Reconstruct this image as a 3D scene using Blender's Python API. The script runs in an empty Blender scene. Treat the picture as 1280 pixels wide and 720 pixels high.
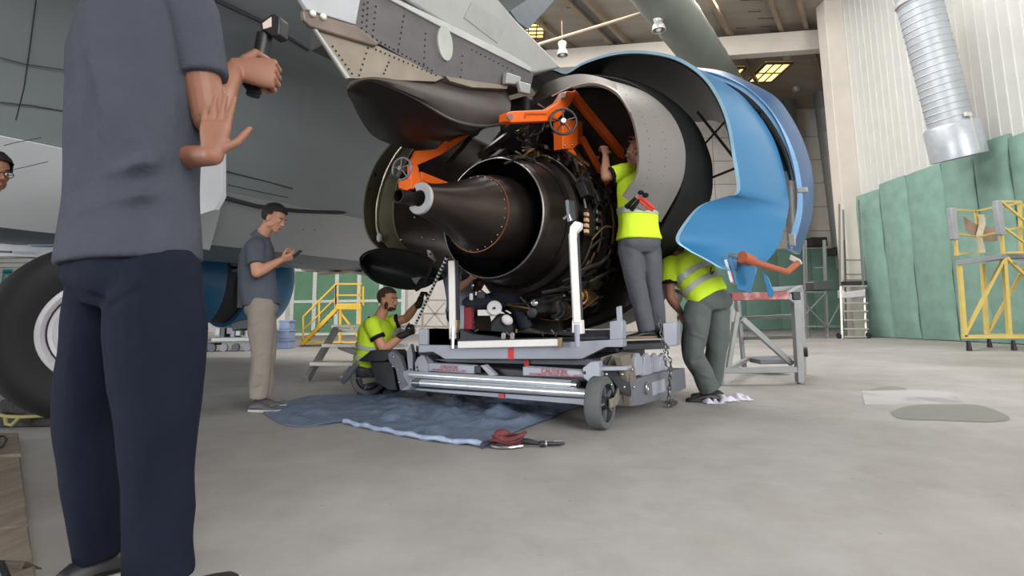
import bpy, bmesh, math, random
import numpy as np
from mathutils import Vector, Matrix, noise
random.seed(7)
SC = bpy.context.scene
COL = SC.collection
PI = math.pi

# ------------------------------------------------------------------ camera
F = 640.0
TILT = math.radians(7.0)
ROLL = math.radians(0.7)
SHIFT = -40.6
CAM = Vector((0, 0, 0.75))
_fw = Vector((0, math.cos(TILT), math.sin(TILT)))
_u0 = Vector((0, -math.sin(TILT), math.cos(TILT)))
_r0 = Vector((1, 0, 0))
_r = _r0 * math.cos(ROLL) - _u0 * math.sin(ROLL)
_u = _u0 * math.cos(ROLL) + _r0 * math.sin(ROLL)
cd = bpy.data.cameras.new('camera')
cd.sensor_width = 36.0
cd.lens = 36.0 * F / 1280.0
cd.shift_y = SHIFT / 1280.0
cd.clip_start = 0.05
cd.clip_end = 300
cam = bpy.data.objects.new('camera', cd)
COL.objects.link(cam)
cam.matrix_world = Matrix(((_r.x, _u.x, -_fw.x, CAM.x), (_r.y, _u.y, -_fw.y, CAM.y), (_r.z, _u.z, -_fw.z, CAM.z), (0, 0, 0, 1)))
SC.camera = cam

# ------------------------------------------------------------------ light
SC.view_settings.view_transform = 'Standard'
SC.view_settings.look = 'None'
SC.view_settings.exposure = 0.0
SC.view_settings.gamma = 1.0
SC.view_settings.use_curve_mapping = False
w = bpy.data.worlds.new('daylight'); SC.world = w
w.use_nodes = True
bg = w.node_tree.nodes['Background']
bg.inputs[0].default_value = (0.86, 0.93, 1.0, 1)
bg.inputs[1].default_value = 1.4


def area_light(name, loc, target, sx, sy, power, color=(1, 1, 1)):
    ld = bpy.data.lights.new(name, 'AREA'); ld.shape = 'RECTANGLE'; ld.size = sx; ld.size_y = sy
    ld.energy = power; ld.color = color
    o = bpy.data.objects.new(name, ld); COL.objects.link(o)
    o.location = loc
    o.rotation_euler = (Vector(target) - Vector(loc)).to_track_quat('-Z', 'Y').to_euler()
    return o


# daylight through the big hangar door behind and to the right of the camera, and through the roof lights
area_light('door_daylight', (8.5, -7.5, 6.0), (4.0, 8.0, 1.0), 10, 8, 2000, (1.0, 0.98, 0.95))
area_light('roof_daylight', (5.5, 12.0, 11.8), (6.5, 12.0, 0.0), 11, 18, 4300, (1.0, 0.97, 0.93))


# low fill lamp added at the left rear to brighten the belly; no opening there
area_light('side_fill', (-19.0, -5.0, 3.2), (-4.0, 6.0, 2.2), 10, 6, 4200, (0.94, 0.97, 1.0))


# ------------------------------------------------------------------ pixel helpers (frame 1280 x 720)
def ray(px, py):
    cx = (px - 640.0) / F
    cy = (360.0 - py + SHIFT) / F
    return _r * cx + _u * cy + _fw


def P(px, py, Y):
    d = ray(px, py)
    return CAM + d * (Y / d.y)


def G(px, py, z=0.0):
    d = ray(px, py)
    return CAM + d * ((z - CAM.z) / d.z)


YAW = math.radians(33)
AX = Vector((math.sin(YAW), math.cos(YAW), 0))       # engine axis, towards the nose
PX = Vector((math.cos(YAW), -math.sin(YAW), 0))      # to the right of it
ZZ = Vector((0, 0, 1))
R0 = P(613, 272, 4.3)                                # centre of the nozzle rim


def S(px, py, s):                                    # on the plane across the engine axis at station s
    d = ray(px, py)
    t = (s + (R0 - CAM).dot(AX)) / d.dot(AX)
    return CAM + d * t


def Q(px, py, q):                                    # on the upright plane along the engine axis, q to its right
    d = ray(px, py)
    t = (q + (R0 - CAM).dot(PX)) / d.dot(PX)
    return CAM + d * t


def E(s, q, z):                                      # engine frame: station, right, up
    return R0 + AX * s + PX * q + ZZ * z


def line_y(x0, y0, x1, y1):                          # depth along a straight wall seen between two pixel columns
    def f(px):
        t = (px - x0) / (x1 - x0)
        return 1.0 / ((1 - t) / y0 + t / y1)
    return f


# ------------------------------------------------------------------ materials
def lin(c):
    c = c / 255.0
    return c / 12.92 if c <= 0.04045 else ((c + 0.055) / 1.055) ** 2.4


def rgb(r, g, b):
    return (lin(r), lin(g), lin(b), 1)


MATS = {}


def mat(name, c, rough=0.6, metal=0.0, var=0.08, scale=6.0, bump=0.0, bscale=30.0, emit=0.0, stretch=None, spec=0.5, sss=0.0, two=None, thr=(0.45, 0.6), coat=0.0):
    if name in MATS: return MATS[name]
    m = bpy.data.materials.new(name); m.use_nodes = True
    nt = m.node_tree; n = nt.nodes; l = nt.links
    b = n['Principled BSDF']
    col = rgb(*c)
    b.inputs['Roughness'].default_value = rough
    b.inputs['Metallic'].default_value = metal
    b.inputs['Specular IOR Level'].default_value = spec
    b.inputs['Coat Weight'].default_value = coat
    tc = n.new('ShaderNodeTexCoord'); mp = n.new('ShaderNodeMapping')
    l.new(tc.outputs['Object'], mp.inputs[0])
    if stretch: mp.inputs['Scale'].default_value = stretch
    nz = n.new('ShaderNodeTexNoise'); nz.inputs['Scale'].default_value = scale; nz.inputs['Detail'].default_value = 5
    l.new(mp.outputs[0], nz.inputs['Vector'])
    cr = n.new('ShaderNodeValToRGB')
    if two:
        cr.color_ramp.elements[0].position = thr[0]; cr.color_ramp.elements[1].position = thr[1]
        cr.color_ramp.elements[0].color = col; cr.color_ramp.elements[1].color = rgb(*two)
    else:
        cr.color_ramp.elements[0].position = 0.3; cr.color_ramp.elements[1].position = 0.7
        cr.color_ramp.elements[0].color = tuple(x * (1 - var) for x in col[:3]) + (1,)
        cr.color_ramp.elements[1].color = tuple(min(1, x * (1 + var)) for x in col[:3]) + (1,)
    l.new(nz.outputs[0], cr.inputs[0]); l.new(cr.outputs[0], b.inputs['Base Color'])
    if bump:
        nb = n.new('ShaderNodeTexNoise'); nb.inputs['Scale'].default_value = bscale; nb.inputs['Detail'].default_value = 4
        l.new(mp.outputs[0], nb.inputs['Vector'])
        bp = n.new('ShaderNodeBump'); bp.inputs['Strength'].default_value = bump; bp.inputs['Distance'].default_value = 0.02
        l.new(nb.outputs[0], bp.inputs['Height']); l.new(bp.outputs[0], b.inputs['Normal'])
    if emit:
        l.new(cr.outputs[0], b.inputs['Emission Color']); b.inputs['Emission Strength'].default_value = emit
    if sss:
        b.inputs['Subsurface Weight'].default_value = sss; b.inputs['Subsurface Radius'].default_value = (0.01, 0.004, 0.002)
    MATS[name] = m
    return m


# ------------------------------------------------------------------ mesh builder
class MB:
    def __init__(s): s.v = []; s.f = []

    def add(s, vs, fs):
        o = len(s.v); s.v += [Vector(v) for v in vs]; s.f += [[i + o for i in f] for f in fs]; return s

    def box(s, c, size, ax=None, ay=None, az=None):
        c = Vector(c); ax = Vector(ax or (1, 0, 0)); ay = Vector(ay or (0, 1, 0)); az = Vector(az or (0, 0, 1))
        x, y, z = (ax * size[0] / 2, ay * size[1] / 2, az * size[2] / 2)
        vs = [c + x * i + y * j + z * k for k in (-1, 1) for j in (-1, 1) for i in (-1, 1)]
        return s.add(vs, [(0, 2, 3, 1), (4, 5, 7, 6), (0, 1, 5, 4), (2, 6, 7, 3), (0, 4, 6, 2), (1, 3, 7, 5)])

    def bar(s, a, b, wd, hd, up=None):
        a = Vector(a); b = Vector(b); d = (b - a); L = d.length
        if L < 1e-6: return s
        d.normalize(); up = Vector(up or (0, 0, 1))
        if abs(d.dot(up)) > 0.98: up = Vector((0, 1, 0))
        sd = d.cross(up).normalized(); u = sd.cross(d).normalized()
        return s.box((a + b) / 2, (L, wd, hd), d, sd, u)

    def rings(s, rs, cap=True, closed=True):
        n = len(rs[0]); vs = [p for r in rs for p in r]; fs = []
        for i in range(len(rs) - 1):
            for j in range(n if closed else n - 1):
                a = i * n + j; b = i * n + (j + 1) % n
                fs.append((a, b, b + n, a + n))
        if cap and closed:
            fs.append(tuple(reversed(range(n)))); fs.append(tuple((len(rs) - 1) * n + j for j in range(n)))
        return s.add(vs, fs)

    def tube(s, pts, r, n=10, cap=True, flat=1.0):
        pts = [Vector(p) for p in pts]
        rr = r if isinstance(r, (list, tuple)) else [r] * len(pts)
        rs = []; up = None
        for i, p in enumerate(pts):
            if i == 0: d = pts[1] - p
            elif i == len(pts) - 1: d = p - pts[i - 1]
            else: d = (pts[i + 1] - p).normalized() + (p - pts[i - 1]).normalized()
            if d.length < 1e-9: d = Vector((0, 0, 1))
            d.normalize()
            if up is None:
                up = Vector((0, 0, 1)) if abs(d.z) < 0.9 else Vector((0, 1, 0))
            sd = d.cross(up)
            if sd.length < 1e-6: sd = d.cross(Vector((1, 0, 0)))
            sd.normalize(); up = sd.cross(d).normalized()
            rs.append([p + (sd * math.cos(2 * PI * k / n) + up * math.sin(2 * PI * k / n) * flat) * rr[i] for k in range(n)])
        return s.rings(rs, cap)

    def cyl(s, a, b, r, n=20): return s.tube([a, b], r, n)

    def ell(s, c, r, ax=None, ay=None, az=None, n=16, m=10):
        c = Vector(c); ax = Vector(ax or (1, 0, 0)); ay = Vector(ay or (0, 1, 0)); az = Vector(az or (0, 0, 1))
        if not isinstance(r, (list, tuple)): r = (r, r, r)
        vs = [c - az * r[2]]; fs = []
        for i in range(1, m):
            t = -PI / 2 + PI * i / m
            for j in range(n):
                a = 2 * PI * j / n
                vs.append(c + ax * r[0] * math.cos(t) * math.cos(a) + ay * r[1] * math.cos(t) * math.sin(a) + az * r[2] * math.sin(t))
        vs.append(c + az * r[2]); top = len(vs) - 1
        for j in range(n):
            fs.append((0, 1 + (j + 1) % n, 1 + j)); fs.append((top, 1 + (m - 2) * n + j, 1 + (m - 2) * n + (j + 1) % n))
        for i in range(m - 2):
            for j in range(n):
                a = 1 + i * n + j; b = 1 + i * n + (j + 1) % n
                fs.append((a, b, b + n, a + n))
        return s.add(vs, fs)

    def revolve(s, prof, o, ax, u, v, n=48, a0=0, a1=2 * PI, closed_prof=False):
        # prof: (s, r); axis ax from o; u, v span the plane
        full = abs(a1 - a0 - 2 * PI) < 1e-6
        cnt = n if full else n + 1
        vs = []; fs = []; m = len(prof)
        for j in range(cnt):
            a = a0 + (a1 - a0) * j / n
            for (st, r) in prof:
                vs.append(o + ax * st + (u * math.cos(a) + v * math.sin(a)) * r)
        for j in range(n):
            for i in range(m if closed_prof else m - 1):
                a = j * m + i; b = j * m + (i + 1) % m
                c = ((j + 1) % cnt) * m + (i + 1) % m; d = ((j + 1) % cnt) * m + i
                fs.append((a, b, c, d))
        if not full and closed_prof:
            fs.append(tuple(range(m))); fs.append(tuple(reversed([(cnt - 1) * m + i for i in range(m)])))
        return s.add(vs, fs)

    def prism(s, poly, ext):
        n = len(poly); ext = Vector(ext)
        vs = [Vector(p) for p in poly] + [Vector(p) + ext for p in poly]
        fs = [tuple(range(n)), tuple(reversed(range(n, 2 * n)))] + [(i, i + n, (i + 1) % n + n, (i + 1) % n) for i in range(n)]
        return s.add(vs, fs)

    def grid(s, rows):                               # open sheet
        return s.rings(rows, cap=False, closed=False)

    def mesh(s, name, off=Vector((0, 0, 0))):
        me = bpy.data.meshes.new(name)
        me.from_pydata([tuple(v - off) for v in s.v], [], s.f); me.update()
        bm = bmesh.new(); bm.from_mesh(me); bmesh.ops.recalc_face_normals(bm, faces=bm.faces); bm.to_mesh(me); bm.free()
        return me


OFF = {}


def smooth_by_angle(me, ang=40):
    for p in me.polygons: p.use_smooth = True
    bm = bmesh.new(); bm.from_mesh(me)
    lim = math.radians(ang)
    for e in bm.edges:
        if len(e.link_faces) != 2 or e.calc_face_angle(0) > lim: e.smooth = False
    bm.to_mesh(me); bm.free()


def put(name, mb, m, parent=None, ang=40, bevel=0.0, solid=0.0, sub=0):
    """links one mesh object; parented to an Empty or part, else top level with its origin at its base"""
    if parent is not None:
        off = OFF[parent.name]
    else:
        xs = [v.x for v in mb.v]; ys = [v.y for v in mb.v]; zs = [v.z for v in mb.v]
        off = Vector(((min(xs) + max(xs)) / 2, (min(ys) + max(ys)) / 2, min(zs)))
    me = mb.mesh(name, off)
    o = bpy.data.objects.new(name, me); COL.objects.link(o)
    if isinstance(m, (list, tuple)):
        for k in m: me.materials.append(k)
    else: me.materials.append(m)
    smooth_by_angle(me, ang)
    if parent is not None: o.parent = parent
    else: o.location = off
    OFF[o.name] = off
    if solid:
        md = o.modifiers.new('thick', 'SOLIDIFY'); md.thickness = solid; md.offset = 0
    if bevel:
        md = o.modifiers.new('bevel', 'BEVEL'); md.width = bevel; md.segments = 2; md.limit_method = 'ANGLE'; md.angle_limit = math.radians(50)
    if sub:
        md = o.modifiers.new('sub', 'SUBSURF'); md.levels = sub; md.render_levels = sub
    return o


def tag(o, label, cat=None, group=None, kind=None):
    if label: o['label'] = label
    if cat: o['category'] = cat
    if group: o['group'] = group
    if kind: o['kind'] = kind
    return o


def thing(name, label, cat, loc=(0, 0, 0), group=None):
    o = bpy.data.objects.new(name, None); COL.objects.link(o)
    o.location = loc; o.empty_display_size = 0.1
    OFF[o.name] = Vector(loc)
    return tag(o, label, cat, group)


def struct(name, mb, m, **k):
    o = put(name, mb, m, **k); o['kind'] = 'structure'; return o


def copy_thing(o, delta, label=None):
    c = o.copy(); COL.objects.link(c); c.location = o.location + Vector(delta)
    if label: c['label'] = label
    for ch in o.children:
        d = ch.copy(); COL.objects.link(d); d.parent = c
        for g in ch.children:
            e = g.copy(); COL.objects.link(e); e.parent = d
    return c


def resample(pts, n):
    pts = [Vector(p) for p in pts]
    # smooth Catmull-Rom then even arc length
    fine = []
    for i in range(len(pts) - 1):
        p0 = pts[max(i - 1, 0)]; p1 = pts[i]; p2 = pts[i + 1]; p3 = pts[min(i + 2, len(pts) - 1)]
        for k in range(12):
            t = k / 12
            fine.append(0.5 * ((2 * p1) + (p2 - p0) * t + (2 * p0 - 5 * p1 + 4 * p2 - p3) * t * t + (3 * p1 - p0 - 3 * p2 + p3) * t ** 3))
    fine.append(pts[-1])
    L = [0]
    for i in range(1, len(fine)): L.append(L[-1] + (fine[i] - fine[i - 1]).length)
    out = []; j = 0
    for k in range(n):
        t = L[-1] * k / (n - 1)
        while j < len(L) - 2 and L[j + 1] < t: j += 1
        d = L[j + 1] - L[j]
        out.append(fine[j].lerp(fine[j + 1], (t - L[j]) / d if d > 1e-9 else 0))
    return out


def sheet(curves, n=40, m=None):
    """rows of a surface through several 3-D curves, each resampled to n points"""
    cs = [resample(c, n) for c in curves]
    if m is None: return cs
    rows = []
    cols = [resample([c[k] for c in cs], m) for k in range(n)]
    for i in range(m): rows.append([cols[k][i] for k in range(n)])
    return rows


def decor(o, mb, m):
    """surface pattern (rivets, holes) kept inside its part's own mesh, in a material of its own"""
    off = OFF[o.name]
    me = o.data
    if m.name not in [x.name for x in me.materials]: me.materials.append(m)
    mi = [x.name for x in me.materials].index(m.name)
    tmp = mb.mesh('tmp', off)
    for p in tmp.polygons: p.use_smooth = True; p.material_index = mi
    bm = bmesh.new(); bm.from_mesh(me); bm.from_mesh(tmp); bm.to_mesh(me); bm.free()
    bpy.data.meshes.remove(tmp)
# ================================================================== SETTING
def floor_material():
    m = bpy.data.materials.new('concrete floor'); m.use_nodes = True
    nt = m.node_tree; n = nt.nodes; l = nt.links; b = n['Principled BSDF']
    tc = n.new('ShaderNodeTexCoord')
    def nz(sc, det=6, ro=0.6):
        x = n.new('ShaderNodeTexNoise'); x.inputs['Scale'].default_value = sc; x.inputs['Detail'].default_value = det; x.inputs['Roughness'].default_value = ro
        l.new(tc.outputs['Object'], x.inputs['Vector']); return x
    big = nz(0.35, 5); mid = nz(2.2, 8, 0.7); fine = nz(60, 3)
    r1 = n.new('ShaderNodeValToRGB'); r1.color_ramp.elements[0].position = 0.35; r1.color_ramp.elements[1].position = 0.68
    r1.color_ramp.elements[0].color = rgb(140, 137, 134); r1.color_ramp.elements[1].color = rgb(166, 164, 163)
    l.new(big.outputs[0], r1.inputs[0])
    r2 = n.new('ShaderNodeValToRGB'); r2.color_ramp.elements[0].position = 0.36; r2.color_ramp.elements[1].position = 0.62
    r2.color_ramp.elements[0].color = (0.86, 0.85, 0.83, 1); r2.color_ramp.elements[1].color = (1.04, 1.04, 1.04, 1)
    l.new(mid.outputs[0], r2.inputs[0])
    mx = n.new('ShaderNodeMix'); mx.data_type = 'RGBA'; mx.blend_type = 'MULTIPLY'; mx.inputs[0].default_value = 1
    l.new(r1.outputs[0], mx.inputs[6]); l.new(r2.outputs[0], mx.inputs[7])
    # small dark flecks and chips
    vo = n.new('ShaderNodeTexVoronoi'); vo.inputs['Scale'].default_value = 7; l.new(tc.outputs['Object'], vo.inputs['Vector'])
    r3 = n.new('ShaderNodeValToRGB'); r3.color_ramp.elements[0].position = 0.03; r3.color_ramp.elements[1].position = 0.055
    r3.color_ramp.elements[0].color = (0.62, 0.58, 0.55, 1); r3.color_ramp.elements[1].color = (1, 1, 1, 1)
    l.new(vo.outputs[0], r3.inputs[0])
    mx2 = n.new('ShaderNodeMix'); mx2.data_type = 'RGBA'; mx2.blend_type = 'MULTIPLY'; mx2.inputs[0].default_value = 0.7
    l.new(mx.outputs[2], mx2.inputs[6]); l.new(r3.outputs[0], mx2.inputs[7])
    l.new(mx2.outputs[2], b.inputs['Base Color'])
    b.inputs['Roughness'].default_value = 0.62
    bp = n.new('ShaderNodeBump'); bp.inputs['Strength'].default_value = 0.12; bp.inputs['Distance'].default_value = 0.01
    l.new(fine.outputs[0], bp.inputs['Height']); l.new(bp.outputs[0], b.inputs['Normal'])
    return m


FAR = 27.0; RX = 12.0; ROOF = 12.0; LX = -31.0; BK = -9.0; RX2 = 18.0
fm = floor_material()
struct('floor', MB().box((-6.5, 9, -0.1), (49, 36, 0.2)), fm)
white_wall = mat('painted block wall', (206, 202, 196), 0.75, var=0.05, scale=2)
corr = mat('white corrugated sheet', (208, 208, 204), 0.5, var=0.03, scale=2)


def corrugated(mb, a, b, z0, z1, pitch=0.28, depth=0.02, nrm=Vector((-1, 0, 0))):
    a = Vector(a); b = Vector(b); L = (b - a).length; d = (b - a).normalized(); n = int(L / pitch)
    row0 = []; row1 = []
    for i in range(n):
        for (t, h) in ((0, 0), (0.80, 0), (0.83, 1), (0.97, 1)):
            p = a + d * ((i + t) * L / n) + nrm * depth * h
            row0.append(Vector((p.x, p.y, z0))); row1.append(Vector((p.x, p.y, z1)))
    mb.grid([row0, row1]); return mb


# right wall: corrugated sheet on a block plinth, with a smooth pilaster where it ends
wr = MB().box((RX + 0.12, (BK + 17.2) / 2, ROOF / 2), (0.2, 17.2 - BK, ROOF))
corrugated(wr, (RX, BK, 0), (RX, 17.2, 0), 0.0, ROOF)
struct('wall_right', wr, corr, ang=25)
plaster = mat('cream plaster', (214, 206, 196), 0.8, var=0.05, scale=1.5)
struct('trim_1', MB().box((RX - 0.32, 17.45, ROOF / 2), (0.68, 0.5, ROOF)), plaster, bevel=0.02)
struct('wall_far', MB().box(((LX + RX2) / 2, FAR + 0.1, ROOF / 2), (RX2 - LX, 0.2, ROOF)), mat('far wall blocks', (208, 202, 196), 0.8, var=0.06, scale=3))
gl = mat('block wall seams', (150, 144, 138), 0.8)
mb = MB()
for z in (5.2, 6.5, 7.8, 9.1, 10.4): mb.box((8.0, FAR - 0.005, z), (19, 0.02, 0.035))
for i, x in enumerate(np.arange(-1, 17.5, 1.5)): mb.box((x, FAR - 0.005, 7.6), (0.03, 0.02, 6.6))
struct('wall_bay', MB().box((RX2 + .1, 22, ROOF / 2), (.2, 10, ROOF)), plaster)
struct('wall_return', MB().box((15.2, 17.6, ROOF / 2), (5.7, .2, ROOF)), plaster)
struct('trim_2', mb, gl)
struct('wall_back_blocker', MB().box(((LX + 1.0) / 2, BK - .1, ROOF / 2), (1.0 - LX, .2, ROOF)), plaster)  # unseen partial wall added to block world light from the left rear
struct('wall_left', corrugated(MB().box((LX - 0.1, (BK + FAR) / 2, ROOF / 2), (0.2, FAR - BK, ROOF)), (LX, BK, 0), (LX, FAR, 0), 0, ROOF, nrm=Vector((1, 0, 0))), corr, ang=25)
# white sheet cladding at the far left
hc = MB()
for k in range(26): hc.box((-23.5, FAR - 0.08, 0.1 + k * 0.25), (13.5, 0.1, 0.21))
struct('trim_3', hc, corr, bevel=0.02)
# roof
roofm = mat('roof boards', (158, 148, 138), 0.8, var=0.12, scale=1.2, stretch=(0.3, 2.0, 1))
struct('ceiling', MB().box(((LX + RX2) / 2, (BK + FAR) / 2 + 0.1, ROOF + 0.1), (RX2 - LX, FAR - BK, 0.2)), roofm)
mb = MB()
rnd = random.Random(4)
for i in range(150):
    x = rnd.uniform(-6, 11.5); y = rnd.uniform(8, 26)
    mb.box((x, y, ROOF - 0.004), (rnd.uniform(0.3, 0.9), 0.03, 0.01))
struct('trim_4', mb, mat('roof board gaps', (58, 52, 48), 0.9))
beamm = mat('white concrete beam', (205, 198, 188), 0.8, var=0.05, scale=1.5)
bl = P(560, 97, 20.6); br = P(1046, 35, 18.7); br.z = bl.z = 11.3
struct('trim_5', MB().bar(bl, br, 0.4, 0.8), beamm, bevel=0.02)
purl = mat('tan purlin steel', (150, 132, 112), 0.6, var=0.08)
mb = MB()
RD = Vector((math.sin(math.radians(36)), math.cos(math.radians(36)), 0))
for px_, py_ in ((560, 20), (600, 5), (673, 26), (710, 0), (733, 0), (889, 0), (963, 0), (1010, 40)):
    d_ = ray(px_, py_); c_ = CAM + d_ * ((ROOF - 0.12 - CAM.z) / d_.z); c_.z = ROOF - .12
    t0 = -12; t1 = min((FAR - .1 - c_.y) / RD.y, (RX - .1 - c_.x) / RD.x if c_.y < 17.5 else 99)
    mb.bar(c_ + RD * t0, c_ + RD * t1, .14, .24)
struct('trim_6', mb, purl)
d_ = ray(722, 0); c_ = CAM + d_ * ((ROOF - .05 - CAM.z) / d_.z)
struct('trim_7', MB().bar(c_ - RD * 6, c_ + RD * 6.2, .62, .1), mat('grey cable tray', (104, 104, 100), 0.6))
struct('trim_8', MB().tube([P(640, 70, 15), P(675, 55, 15), P(830, 8, 15), P(1000, -42, 15)], 0.05), mat('roof conduit', (168, 150, 128), 0.6))
# roof lights: real openings glazed with glowing translucent sheet
skyl = mat('roof light sheet', (255, 226, 150), 0.4, var=0.12, scale=2, emit=2.0)
slf = mat('roof light frame', (120, 100, 78), 0.7)


def roof_light(n, x0, x1, y0, y1, nx, ny):
    rt = struct('window_%d' % n, MB().box(((x0 + x1) / 2, (y0 + y1) / 2, ROOF - 0.03), (x1 - x0, y1 - y0, 0.05)), skyl)
    fr = MB()
    for i in range(nx + 1): fr.box((x0 + (x1 - x0) * i / nx, (y0 + y1) / 2, ROOF - 0.07), (0.1 if i in (0, nx) else 0.04, y1 - y0 + 0.06, 0.08))
    for j in range(ny + 1): fr.box(((x0 + x1) / 2, y0 + (y1 - y0) * j / ny, ROOF - 0.07), (x1 - x0, 0.1 if j in (0, ny) else 0.04, 0.08))
    put('window_frame', fr, slf, rt)


def roofx(px, py):
    d = ray(px, py); t = (ROOF - CAM.z) / d.z
    return CAM + d * t


a = roofx(934, 101); b = roofx(990, 77); roof_light(1, a.x, b.x, b.y, a.y, 3, 2)
a = roofx(905, 104); b = roofx(932, 83); roof_light(2, a.x - 0.2, b.x, b.y, a.y, 2, 2)
a = roofx(889, 74); b = roofx(918, 61); roof_light(3, a.x, b.x, b.y, a.y, 2, 2)
a = roofx(650, 46); b = roofx(682, 26); roof_light(4, a.x, b.x, b.y, a.y, 3, 4)

# green padded curtains along the right wall
padm = mat('green padding', (130, 164, 152), 0.75, var=0.12, scale=3.0, bump=0.5, bscale=7)
edges = [(1080, 4.75), (1116, 4.85), (1151, 4.9), (1199, 4.95), (1242, 4.95), (1290, 4.9), (1345, 4.9)]
pad_lab = ['green padded wall panel at the far end beside the step ladder', 'second green padded panel from the step ladder end',
           'green padded panel directly below the big spiral duct', 'green padded panel just past the spiral duct, left of the yellow platform',
           'green padded panel behind the yellow access platform rail', 'green padded panel cut by the photo edge behind the yellow platform']


def wall_y(px): return RX * F / (px - 640.0)


for i in range(6):
    y0 = wall_y(edges[i][0]); y1 = wall_y(edges[i + 1][0]); h = edges[i][1]
    rr = random.Random(30 + i); ph = rr.uniform(0, 6)
    rows = []
    for k in range(25):
        z = 0.02 + (h - 0.02 + 0.04 * math.sin(i * 2.1)) * k / 24
        row = []
        wob = 0.05 * math.sin(z * 1.3 + ph) + 0.02 * math.sin(z * 4 + ph)
        for j in range(13):
            t = j / 12
            y = y0 + (y1 - y0) * t + wob * (t if i < 5 else 0)
            dome = math.sin(PI * t) ** 0.5 if 0 < t < 1 else 0
            zz = min(1.0, math.sin(PI * min(1, max(0, k / 24.0))) * 4)
            bul = 0.1 + 0.1 * dome * (0.35 + 0.65 * min(1, zz))
            crink = 0.022 * noise.noise(Vector((y * 2.2, z * 1.6, i * 7))) + 0.012 * noise.noise(Vector((y * 7, z * 6, i)))
            row.append(Vector((RX - 0.04 - bul + crink, y, z)))
        rows.append(row)
    m = MB().grid(rows)
    n = 13
    back = [Vector((RX - 0.045, p.y, p.z)) for p in rows[0]]
    # close the edges back to the wall
    m.grid([rows[0], [Vector((RX - 0.045, p.y, p.z)) for p in rows[0]]])
    m.grid([rows[-1], [Vector((RX - 0.045, p.y, p.z)) for p in rows[-1]]])
    m.grid([[r[0] for r in rows], [Vector((RX - 0.045, r[0].y, r[0].z)) for r in rows]])
    m.grid([[r[-1] for r in rows], [Vector((RX - 0.045, r[-1].y, r[-1].z)) for r in rows]])
    o = put('wall_pad', m, padm, ang=60)
    tag(o, pad_lab[i], 'padded panel', 'green padding along the right wall')

# green pads along the far wall, behind the trolley and scaffold
padf = mat('far green padding', (112, 146, 134), 0.8, var=0.1, scale=2, bump=0.4, bscale=5)
for i, x in enumerate((8.6, 10.4, 12.2, 14.0, 15.8)):
    rows = []
    for k in range(9):
        z = 0.02 + 4.2 * k / 8
        rows.append([Vector((x + 1.78 * j / 8, FAR - 0.02 - 0.1 - 0.1 * math.sin(PI * j / 8) + 0.02 * noise.noise(Vector((x + j, z * 2, 0))), z)) for j in range(9)])
    m = MB().grid(rows)
    for edge in (rows[0], rows[-1], [r[0] for r in rows], [r[-1] for r in rows]):
        m.grid([edge, [Vector((p.x, FAR - 0.02, p.z)) for p in edge]])
    o = put('far_wall_pad', m, padf, ang=60)
    tag(o, ['green pad on the far wall just right of the bending worker', 'green far wall pad seen through the trolley frame', 'green far wall pad behind the right leg of the trolley',
            'green far wall pad behind the slim scaffold tower', 'green far wall pad behind the step ladder'][i], 'padded panel', 'green pads on the far wall')

# green hangar door with a white grid behind the stairs
gd = mat('green door sheet', (98, 140, 110), 0.7, var=0.1, scale=1.5, bump=0.2, bscale=4)
gf = mat('white door frame', (208, 214, 206), 0.6)
dr = struct('door_1', MB().box((-8.7, FAR - 0.1, 1.9), (5.8, 0.16, 3.8)), gd)
mb = MB()
for x in np.arange(-11.5, -5.6, 1.16): mb.box((x, FAR - 0.2, 1.9), (0.2, 0.1, 3.8))
for z in (0.06, 1.75, 3.4): mb.box((-8.7, FAR - 0.2, z), (5.8, 0.09, 0.14))
put('door_frame', mb, gf, dr)
# ground marks: a lighter repaired slab
a, b, c, d = G(1077, 489), G(1182, 487), G(1206, 504), G(1081, 506)
mb = MB(); mb.prism([v + ZZ * 0.004 for v in (a, b, c, d)], (0, 0, -0.02))
struct('trim_9', mb, mat('patched concrete', (166, 165, 166), 0.7, var=0.1, scale=2, two=(142, 140, 142), thr=(0.5, 0.62)))
def stain(pts, name):
    m = MB(); ps = resample([G(*p) for p in pts] + [G(*pts[0])], 40)[:-1]
    m.add([p + ZZ * 0.0025 for p in ps], [tuple(range(len(ps)))]); return m
stm = mat('damp concrete', (122, 122, 116), 0.55, var=0.05)
o = put('damp_patch', stain([(1113, 515), (1140, 507), (1180, 506), (1225, 507), (1262, 522), (1240, 528), (1180, 526), (1125, 524)], ''), stm)
o['kind'] = 'structure'
o = put('damp_patch', stain([(1086, 488), (1100, 484), (1120, 483), (1134, 487), (1110, 488.5)], ''), stm)
o['kind'] = 'structure'
# ================================================================== AIRCRAFT
paint_grey = mat('aircraft grey paint', (140, 148, 151), 0.38, var=0.05, scale=1.2)
paint_white = mat('aircraft pale paint', (222, 225, 229), 0.35, var=0.03, scale=1.0)
paint_lower = mat('belly paint', (180, 184, 188), 0.38, var=0.04, scale=1.0)
seam = mat('panel seam', (52, 56, 60), 0.7)
metal_brown = mat('heat stained metal', (132, 120, 112), 0.45, 0.6, var=0.2, scale=4)
metal_tan = mat('tan fairing metal', (152, 142, 130), 0.45, 0.5, var=0.15, scale=5)
pyl_grey = mat('dark pylon panel', (96, 93, 96), 0.5, 0.2, var=0.1, scale=8)
fair_grey = mat('light fairing paint', (158, 160, 158), 0.4, 0.1, var=0.06, scale=3)
black_in = mat('black composite', (19, 21, 23), 0.5, var=0.2, scale=3)
plane_root = thing('airliner', 'grey airliner belly and wing root overhead at the left', 'aircraft', P(150, 300, 6.5) * 1.0)


def QZ(px, py, q):
    v = Q(px, py, q); r = v - R0
    return r.dot(PX), v.z


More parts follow.
